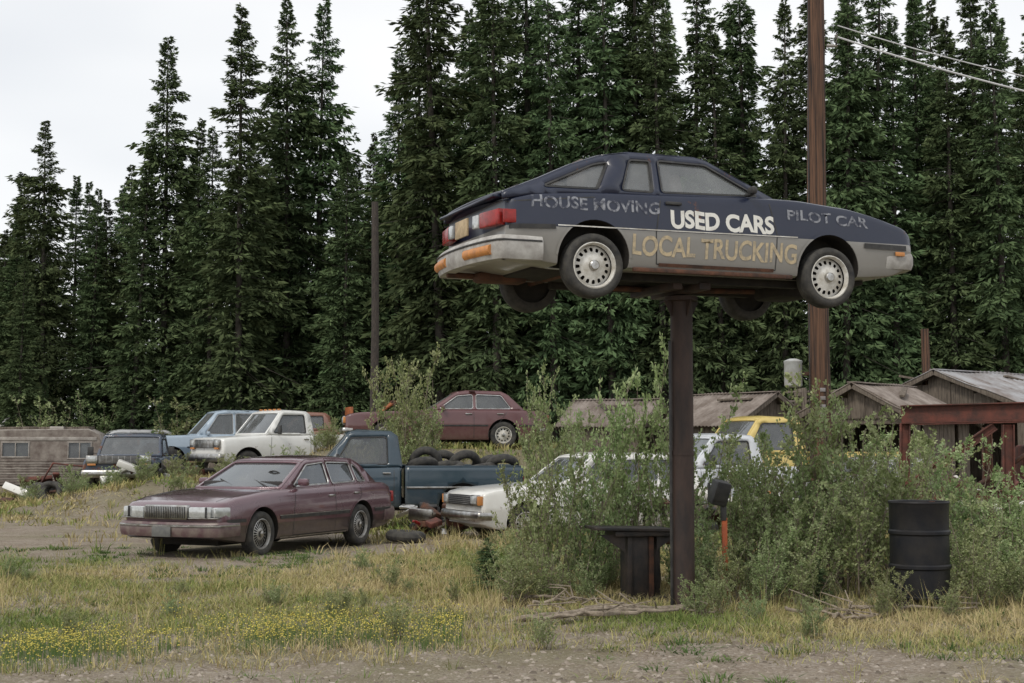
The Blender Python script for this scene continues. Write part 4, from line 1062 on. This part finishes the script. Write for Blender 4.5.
# ===== grass ==================================================================
def density(x, y):
    n = vnoise(x, y, 1.3, 3) * .5 + vnoise(x, y, .4, 4) * .5
    d = np.interp(y, [8.5, 9.9, 10.5, 11.4, 12.5, 18, 24, 40], [.03, .12, .42, .70, .88, .92, .9, .9])
    tr = np.clip((-x - 3.8) / 2.0, 0, 1) * np.clip((y - 17.5) / 3, 0, 1) * np.clip((32 - y) / 4, 0, 1)
    d = d * (1 - .82 * tr)
    edge = np.clip((np.hypot((x + 3.8) / 1.6, (y - 21.5) / 3.2) - .8), 0.05, 1)
    return np.clip((n - .5) * 2.6 + d, 0, 1) * d * edge
def blades(name, ncl, per, yr, h0, h1, w0, w1, spread, mat, filt, tonef, xk=.44, hpow=1.5):
    y = np.sqrt(rng.uniform(yr[0] ** 2, yr[1] ** 2, ncl)); x = rng.uniform(-1, 1, ncl) * (y * xk + .8)
    keep = rng.uniform(0, 1, ncl) < filt(x, y)
    x = x[keep]; y = y[keep]; n = len(x)
    hcl = h0 + (h1 - h0) * rng.uniform(0, 1, n) ** hpow
    tn = tonef(x, y, n)
    x = np.repeat(x, per); y = np.repeat(y, per); tn = np.repeat(tn, per) + rng.normal(0, .1, n * per)
    h = np.repeat(hcl, per) * rng.uniform(.5, 1.15, n * per); N_ = n * per
    ox = rng.normal(0, spread, N_); oy = rng.normal(0, spread, N_)
    x = x + ox; y = y + oy; z = gh(x, y) - .01
    a = rng.uniform(0, math.pi, N_); w = rng.uniform(w0, w1, N_) * (.7 + y / 30)
    lx = ox * 1.2 + rng.normal(0, .25, N_) * h; ly = oy * 1.2 + rng.normal(0, .25, N_) * h
    B = np.stack([x, y, z], 1); wv = np.stack([np.cos(a) * w, np.sin(a) * w, 0 * a], 1)
    mid = B + np.stack([lx * .3, ly * .3, h * .6], 1); tip = B + np.stack([lx, ly, h], 1)
    Vv = np.stack([B - wv, B + wv, mid + wv * .7, tip, mid - wv * .7], 1).reshape(-1, 3)
    i0 = (np.arange(N_) * 5)[:, None]
    Ff = np.concatenate([i0 + np.array([[0, 1, 2]]), i0 + np.array([[0, 2, 4]]), i0 + np.array([[4, 2, 3]])], 0)
    link(bpy.data.objects.new(name, np_mesh(name, Vv, Ff, [mat], np.repeat(np.clip(tn, 0, 1), 5))))
GRASS = foliage('grass_blades', [(0, (.50, .41, .23)), (.35, (.37, .33, .145)), (.65, (.22, .26, .085)), (1, (.115, .18, .05))], 0, .7, 0)
tg = lambda x, y, n: np.clip(.46 + (vnoise(x, y, 1.6, 6) - .5) * 1.0 + rng.normal(0, .14, n), 0, 1)
blades('grass', 38000, 9, (9.2, 21), .03, .13, .0022, .0045, .045, GRASS, density, tg)
blades('grass', 15000, 9, (20, 48), .06, .24, .005, .010, .08, GRASS, density, tg)
tall = lambda x, y: np.clip(vnoise(x, y, .9, 12) * 2 - .9, 0, 1) * np.interp(y, [10.5, 12, 14, 30], [0, .25, 1, 1]) * np.where((x > -.6) | (y > 19), 1.0, .3) * density(x, y)
blades('tall_grass', 8000, 12, (11, 30), .18, .45, .0022, .004, .05, GRASS, tall, lambda x, y, n: np.clip(rng.normal(.24, .2, n), 0, 1))
WEED = foliage('weed_leaf', [(0, (.15, .21, .07)), (.5, (.11, .17, .06)), (1, (.07, .12, .04))], .2, .6, 0)
blades('weeds', 3600, 22, (9.8, 22), .02, .09, .004, .008, .05, WEED, lambda x, y: np.clip(vnoise(x, y, 1.1, 21) * 2.2 - 1.1, 0, 1) * np.interp(y, [9.5, 11, 14], [.15, .7, 1]), lambda x, y, n: rng.uniform(0, 1, n))

n = 16000
x = rng.uniform(-3.9, -.4, n); y = rng.uniform(10.2, 13.7, n)
k = (vnoise(x, y, .6, 31) * .7 + vnoise(x, y, .18, 32) * .6 + rng.uniform(-.32, .32, n)) > (.62 + .26 * np.clip(np.abs((y - 11.6 - (x + 2.1) * .40) / .75) ** 2, 0, 2.5))
x = x[k]; y = y[k]; n = len(x)
h = rng.uniform(.05, .19, n); z = gh(x, y)
r_ = rng.uniform(.004, .009, n)
t = np.array([(1, 0, .3), (0, 1, .3), (-1, 0, .3), (0, -1, .3), (0, 0, 1), (0, 0, -.4)])
Vf = np.stack([x, y, z + h], 1)[:, None] + t[None] * r_[:, None, None] * rng.uniform(.7, 1.3, (n, 6, 1))
f8 = np.array([(0, 1, 4), (1, 2, 4), (2, 3, 4), (3, 0, 4), (1, 0, 5), (2, 1, 5), (3, 2, 5), (0, 3, 5)])
Ff = (f8[None] + (np.arange(n) * 6)[:, None, None]).reshape(-1, 3)
YEL = foliage('yellow_petals', [(0, (.55, .46, .10)), (1, (.72, .63, .17))], 0, .6, 0)
st = np.stack([np.stack([x - .002, y, z], 1), np.stack([x + .002, y, z], 1), np.stack([x, y, z + h], 1)], 1).reshape(-1, 3)
fs_ = (np.arange(n) * 3)[:, None] + np.array([[0, 1, 2]]) + n * 6
tone = np.concatenate([np.repeat(rng.uniform(0, 1, n), 6), np.full(n * 3, .5)])
link(bpy.data.objects.new('yellow_wildflowers', np_mesh('yellow_wildflowers', np.concatenate([Vf.reshape(-1, 3), st]), np.concatenate([Ff, fs_]), [YEL, WEED], tone, np.concatenate([np.zeros(len(Ff)), np.ones(n)]))))

# ===== spruces ================================================================
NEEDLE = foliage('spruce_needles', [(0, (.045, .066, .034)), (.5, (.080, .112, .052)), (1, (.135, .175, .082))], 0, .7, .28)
def nrm(a): return a / (np.linalg.norm(a, axis=-1, keepdims=True) + 1e-9)
def kites(P, D, l, w, rg):
    Q = nrm(np.cross(D, rg.normal(0, 1, D.shape)))
    mid = P + D * (l * .45)[:, None]
    V = np.stack([P, mid + Q * w[:, None], P + D * l[:, None], mid - Q * w[:, None]], 1).reshape(-1, 3)
    F = (np.arange(len(P)) * 4)[:, None] + np.array([[0, 1, 2, 3]])
    return V, F
def spruce_mesh(name, H, Rm, seed, nbr=None, per=40, base=.05, droop=1.0, lop=0.0):
    rg = np.random.default_rng(seed)
    nb = nbr or int(H * 32)
    u = rg.uniform(0, 1, nb) ** .92
    z = H * (base + (1 - base) * u); rel = z / H
    z = np.round(z / .24) * .24 + rg.normal(0, .07, nb)
    az = rg.uniform(0, 2 * np.pi, nb)
    prof = (1 - rel) ** .78 * (.74 + .26 * np.clip((rel - base) / .14, 0, 1))
    lump = .84 + .20 * np.sin(az * 2 + z * 1.9 + seed) + .18 * np.sin(z * 3.3 + seed * 2) + .14 * np.sin(z * .9 + seed) + lop * np.cos(az - seed)
    L = Rm * prof * rg.uniform(.45, 1.25, nb) * lump + .13
    el = np.radians(np.interp(rel, [0, .5, .85, 1], [-32 * droop, -22 * droop, 2, 50])) + rg.normal(0, .15, nb)
    dh = np.stack([np.cos(az), np.sin(az), 0 * az], 1); pr = np.stack([-np.sin(az), np.cos(az), 0 * az], 1)
    s = rg.uniform(.02, 1, (nb, per)) ** .68
    sd = rg.uniform(-1, 1, (nb, per)) * .34 * (1.15 - s)
    up = np.array([0, 0, 1.0])
    Lh = (L * np.cos(el))[:, None, None]; Lz = (L * np.sin(el))[:, None]
    zz = z[:, None] + Lz * s - .10 * L[:, None] * s ** 2 + .12 * L[:, None] * s ** 4 - rg.uniform(0, .14, (nb, per)) * np.clip(L, .2, 1.2)[:, None]
    P = dh[:, None] * Lh * s[..., None] + pr[:, None] * (sd * L[:, None])[..., None] + up * zz[..., None]
    D = nrm(dh[:, None] * rg.uniform(.3, 1, (nb, per, 1)) + pr[:, None] * (np.sign(sd) * rg.uniform(.1, 1, (nb, per)))[..., None] + up * rg.uniform(-1.1, .15, (nb, per, 1)))
    l = np.clip(.28 * L, .13, .27)[:, None] * rg.uniform(.6, 1.3, (nb, per)); w = l * rg.uniform(.11, .19, (nb, per))
    Vk, Fk = kites(P.reshape(-1, 3), D.reshape(-1, 3), l.ravel(), w.ravel(), rg)
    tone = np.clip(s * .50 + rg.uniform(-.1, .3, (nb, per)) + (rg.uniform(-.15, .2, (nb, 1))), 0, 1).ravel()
    tv, tf = tube_geo([(0, 0, -.3), (.02, 0, H * .3), (0, .02, H * .65), (0, 0, H * .99)], [H * .0075 + .02, H * .0055 + .01, H * .003 + .01, .012], 7)
    tq = [f for f in tf if len(f) == 4]
    li = rg.choice(nb, nb // 4, replace=False)
    A = np.stack([0 * z, 0 * z, z], 1)[li]; B = A + dh[li] * (L * np.cos(el))[li][:, None] * .9 + up * (L * np.sin(el))[li][:, None] * .9
    o = up * .015
    Lv = np.stack([A - o, A + o, B + o * .3, B - o * .3], 1).reshape(-1, 3); Lf = (np.arange(len(li)) * 4)[:, None] + np.array([[0, 1, 2, 3]])
    n0 = len(Vk); n1_ = n0 + len(tv)
    V = np.concatenate([Vk, np.array([tuple(v) for v in tv]), Lv]); F = np.concatenate([Fk, np.array(tq) + n0, Lf + n1_])
    T = np.concatenate([np.repeat(tone, 4), np.full(len(tv) + len(Lv), .5)])
    mi = np.concatenate([np.zeros(len(Fk)), np.ones(len(tq) + len(Lf))])
    return np_mesh(name, V, F, [NEEDLE, BARK], T, mi)
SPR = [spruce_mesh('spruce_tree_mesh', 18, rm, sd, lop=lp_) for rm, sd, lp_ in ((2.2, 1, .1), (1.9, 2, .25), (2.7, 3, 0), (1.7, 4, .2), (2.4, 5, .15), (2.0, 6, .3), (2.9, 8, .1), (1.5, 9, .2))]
def tree(name, x, y, H, wf=1.0, parent=None):
    me = R.choice(SPR); o = link(bpy.data.objects.new(name, me), parent)
    s = H / 18; o.location = (x, y, G(x, y) - .05); o.scale = (s * wf, s * wf, s); o.rotation_euler = (rad(R.gauss(0, 1.2)), rad(R.gauss(0, 1.2)), R.uniform(0, 6.28))
front = [(-.365, 50, 8.4, 1.2), (-.349, 52, 9.2, 1.2), (-.330, 51, 12.8, 1.2), (-.309, 53, 11.2, 1.15), (-.298, 51, 10.2, 1.1), (-.286, 52, 10.0, 1.1), (-.268, 50, 11.5, 1.25), (-.246, 51, 15.2, 1.2), (-.230, 54, 13.5, 1.1),
         (-.213, 50, 12.4, 1.15), (-.193, 48, 15.8, 1.25), (-.176, 52, 12.5, 1.1), (-.158, 50, 16.8, 1.1), (-.140, 51, 17.4, 1.05), (-.118, 47, 10.6, 1.3), (-.100, 49, 11.0, 1.1), (-.082, 48, 13.4, 1.15),
         (-.066, 50, 16.0, 1.0), (-.048, 46, 18.4, 1.2), (-.026, 48, 17.2, 1.1), (-.010, 45, 16.9, 1.1), (.013, 47, 18.6, 1.2), (.030, 45, 16.2, .95), (.047, 46, 18.0, 1.15), (.072, 45, 17.8, 1.0), (.088, 47, 18.8, 1.2), (.108, 45, 16.0, 1.1),
         (.128, 46, 17.8, 1.1), (.150, 45, 15.2, 1.1), (.168, 46, 17.3, 1.15), (.192, 45, 15.2, 1.0), (.212, 47, 17.2, 1.2), (.234, 45, 16.4, 1.05), (.250, 46, 17.8, 1.15), (.270, 45, 15.2, 1.15), (.290, 46, 16.2, 1.0), (.312, 45, 15.2, 1.15), (.330, 46, 16.6, 1.1), (.350, 45, 16.0, 1.1), (.370, 46, 17, 1.1)]
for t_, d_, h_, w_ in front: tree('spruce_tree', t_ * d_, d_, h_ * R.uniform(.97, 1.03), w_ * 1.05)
sfst = empty('spruce_forest')
for row, (d_, sp_) in enumerate(((56, 1.8), (63, 2.2))):
    x = -46
    while x < 52:
        xx = x + R.uniform(-.7, .7); dd = d_ + R.uniform(-2.5, 2.5); tb = xx / dd
        ang = np.interp(tb, [-.6, -.36, -.32, -.26, -.2, -.15, -.1, -.06, 0, .1, .18, .26, .4, .7], [.165, .16, .19, .19, .21, .22, .20, .24, .33, .33, .30, .31, .32, .32])
        H = 1.6 + float(ang) * dd * R.uniform(.66, 1.04)
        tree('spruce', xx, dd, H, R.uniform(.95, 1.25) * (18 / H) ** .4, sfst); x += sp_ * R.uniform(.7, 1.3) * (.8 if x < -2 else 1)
for i in range(40):
    xx = R.uniform(-34, 38); tree('spruce', xx, R.uniform(47, 54), R.uniform(3, 8), R.uniform(1.3, 1.8), sfst)
for (x, y, h, wf) in ((-.28, 15.9, .60, 3.2), (3.0, 14.2, .5, 2.8)):
    me = SPR[2]; o = link(bpy.data.objects.new('spruce_sapling', me)); s = h / 18; o.scale = (s * wf, s * wf, s); o.location = (x, y, G(x, y))

# ===== shrubs ==================================================================
LEAF = foliage('willow_leaf', [(0, (.15, .20, .078)), (.5, (.28, .34, .15)), (1, (.46, .52, .29))], .3, .55, .14)
STEM = M('shrub_stem', (.16, .12, .09), (.28, .24, .19), 9, .9)
def shrub_mesh(name, H, Rd, seed, nst=13, ntw=11, nleaf=3900, ls=1.0):
    rg = np.random.default_rng(seed); rr = random.Random(seed)
    TV = []; TF = []; seg = []
    for i in range(nst):
        a = rr.uniform(0, 6.28); ln = rr.uniform(.42, 1.0) * H; out = rr.uniform(.1, 1) * Rd
        b = Vector((rr.gauss(0, Rd * .22), rr.gauss(0, Rd * .22), -.02)); pts = []
        for k in range(8):
            t = k / 7
            pts.append(b + Vector((math.cos(a) * out * t ** 1.3 + rr.gauss(0, .02) * H * .4 * t, math.sin(a) * out * t ** 1.3 + rr.gauss(0, .02) * H * .4 * t, ln * t)))
        v, f = tube_geo(pts, [.011 * H / 2 * (1 - .8 * k / 7) for k in range(8)], 4); f = [q for q in f if len(q) == 4]
        o = len(TV); TV += v; TF += [tuple(j + o for j in q) for q in f]
        for k in range(3, 7): seg.append((pts[k], pts[k + 1], .5))
        for j in range(ntw):
            k = rr.randrange(1, 7); p = pts[k].lerp(pts[k + 1], rr.random()); aa = rr.uniform(0, 6.28); l2 = rr.uniform(.08, .24) * H * (1.15 - k / 9)
            q1 = p + Vector((math.cos(aa) * l2 * .5, math.sin(aa) * l2 * .5, l2 * .45)); q2 = q1 + Vector((math.cos(aa) * l2 * .35, math.sin(aa) * l2 * .35, l2 * .6))
            v, f = tube_geo([p, q1, q2], [.005, .0035, .002], 3); f = [q for q in f if len(q) == 4]
            o = len(TV); TV += v; TF += [tuple(j2 + o for j2 in q) for q in f]
            seg += [(p, q1, 1), (q1, q2, 1.4)]
    A = np.array([tuple(s[0]) for s in seg]); B = np.array([tuple(s[1]) for s in seg]); wt = np.array([s[2] for s in seg]); wt = wt / wt.sum()
    clump = rg.uniform(0, 1, len(seg))
    id_ = rg.choice(len(seg), nleaf, p=wt); t = rg.uniform(0, 1, (nleaf, 1))
    P = A[id_] * (1 - t) + B[id_] * t + rg.normal(0, .016, (nleaf, 3))
    D = nrm(nrm(B - A)[id_] * .7 + rg.normal(0, .7, (nleaf, 3)))
    l = rg.uniform(.03, .060, nleaf) * ls; w = l * rg.uniform(.24, .38, nleaf)
    Vk, Fk = kites(P, D, l, w, rg)
    tone = np.clip(clump[id_] * .6 + rg.uniform(0, .5, nleaf), 0, 1)
    V = np.concatenate([Vk, np.array([tuple(v) for v in TV])]); F = np.concatenate([Fk, np.array(TF) + len(Vk)])
    return np_mesh(name, V, F, [LEAF, STEM], np.concatenate([np.repeat(tone, 4), np.full(len(TV), .5)]), np.concatenate([np.zeros(len(Fk)), np.ones(len(TF))]))
SHR = [shrub_mesh('shrub_mesh', 2.0, .72, 40 + i) for i in range(6)]
def shrub(x, y, H, wf=1.0, parent=None, name='willow_shrub'):
    o = link(bpy.data.objects.new(name, R.choice(SHR)), parent); s = H / 2
    o.location = (x, y, G(x, y)); o.scale = (s * wf, s * wf, s); o.rotation_euler = (0, 0, R.uniform(0, 6.28))
for (x, y, h, w_) in ((.40, 15.3, 2.15, .75), (.80, 16.0, 2.1, .75), (.2, 16.6, 1.4, .8), (1.35, 16.4, 2.95, .6), (1.95, 16.0, 2.35, .75), (1.15, 17.2, 1.6, .9),
                     (2.45, 15.4, 1.7, .9), (2.8, 16.0, 2.1, .95), (3.25, 15.5, 2.15, .9), (3.65, 16.2, 2.4, .9), (2.85, 14.7, 1.3, 1.1), (3.45, 14.9, 1.6, 1.1), (4.15, 15.9, 2.1, .95), (4.6, 16.7, 1.9, 1.0),
                     (5.05, 15.9, 1.75, 1.05), (4.75, 14.8, 1.15, 1.2), (5.5, 15.2, 1.4, 1.2), (5.9, 16.4, 1.6, 1.1), (6.8, 16.0, 1.5, 1.2), (3.0, 17.6, 2.0, 1.0), (5.2, 17.8, 1.8, 1.1), (4.4, 13.9, .8, 1.3), (2.0, 14.7, .9, 1.0), (1.75, 14.2, .55, 1.2), (2.5, 14.2, .8, 1.2),
                     (1.68, 13.2, .42, 1.4), (1.95, 13.5, .5, 1.2), (3.55, 13.5, .5, 1.4), (.75, 14.4, .5, 1.2)):
    shrub(x, y, h, w_)
for (x, y, h, w_) in ((-2.5, 31.6, 3.6, .65), (-1.9, 31.9, 3.1, .7), (-2.2, 31.2, 2.6, .9), (.5, 30.5, 3.3, .6), (1.5, 31, 2.9, .7), (.9, 31.4, 2.2, .9), (6.2, 25.0, 1.8, 1.1), (9.5, 26, 1.9, 1.2), (7.4, 26, 2.1, 1.0)):
    shrub(x, y, h, w_)
bu = empty('undergrowth')
for i in range(36): shrub(R.uniform(-30, 32), R.uniform(47, 52), R.uniform(1.6, 3.2), 1.2, bu, 'bush')
for i in range(60):
    y = R.uniform(11, 24); x = R.uniform(-.36, .4) * y
    if -5.8 < x < -1.6 and 18.5 < y < 26: continue
    if .7 < x < 2.2 and 13 < y < 15: continue
    shrub(x, y, R.uniform(.15, .38), 1.4, bu, 'weed')
for i in range(30):
    x = R.uniform(-.4, 6.3); y = R.uniform(14, 16.5)
    if .6 < x < 2.0 and y < 15: continue
    shrub(x, y, R.uniform(.35, .8), 1.4, bu, 'weed')
for i in range(34):
    shrub(R.uniform(-15.5, -4.5), R.uniform(33.0, 38.0), R.uniform(.35, .8), 1.5, bu, 'weed')

# ===== sky, sun, camera ========================================================
w = bpy.data.worlds.new('World'); scene.world = w; w.use_nodes = True
nt = w.node_tree; bg = nt.nodes['Background']; out = nt.nodes['World Output']
EL, AZ = rad(48), rad(215)
sky = N(nt, 'ShaderNodeTexSky'); sky.sky_type = 'NISHITA'; sky.sun_disc = False; sky.sun_elevation = EL; sky.sun_rotation = AZ
nt.links.new(sky.outputs[0], bg.inputs[0]); bg.inputs[1].default_value = .12
bg2 = N(nt, 'ShaderNodeBackground')
g = N(nt, 'ShaderNodeTexCoord').outputs['Generated']
mp = N(nt, 'ShaderNodeMapping'); nt.links.new(g, mp.inputs[0]); mp.inputs['Scale'].default_value = (1, 1, 2.6)
cl = noise(nt, mp.outputs[0], 2.4, 3, .5)
setin(nt, bg2.inputs[0], ramp(nt, cl, [(.32, (.71, .73, .76)), (.5, (.82, .83, .84)), (.7, (.93, .925, .915))])); bg2.inputs[1].default_value = 1.2
mx = N(nt, 'ShaderNodeMixShader'); mx.inputs[0].default_value = .90
nt.links.new(bg.outputs[0], mx.inputs[1]); nt.links.new(bg2.outputs[0], mx.inputs[2]); nt.links.new(mx.outputs[0], out.inputs[0])
sd_ = bpy.data.lights.new('sun', 'SUN'); sd_.energy = 1.5; sd_.angle = rad(12); sd_.color = (1, .94, .85)
so = link(bpy.data.objects.new('sun', sd_))
dv = Vector((math.sin(AZ) * math.cos(EL), math.cos(AZ) * math.cos(EL), math.sin(EL)))
so.rotation_euler = dv.to_track_quat('Z', 'Y').to_euler(); so.location = dv * 50
cam = bpy.data.cameras.new('camera'); cam.lens = 50; cam.sensor_width = 36; cam.clip_end = 3000; cam.clip_start = .1
co = link(bpy.data.objects.new('camera', cam)); co.location = (0, 0, 1.6); co.rotation_euler = (rad(94.16), 0, 0)
scene.camera = co
scene.view_settings.view_transform = 'Standard'; scene.view_settings.look = 'None'; scene.view_settings.exposure = 0
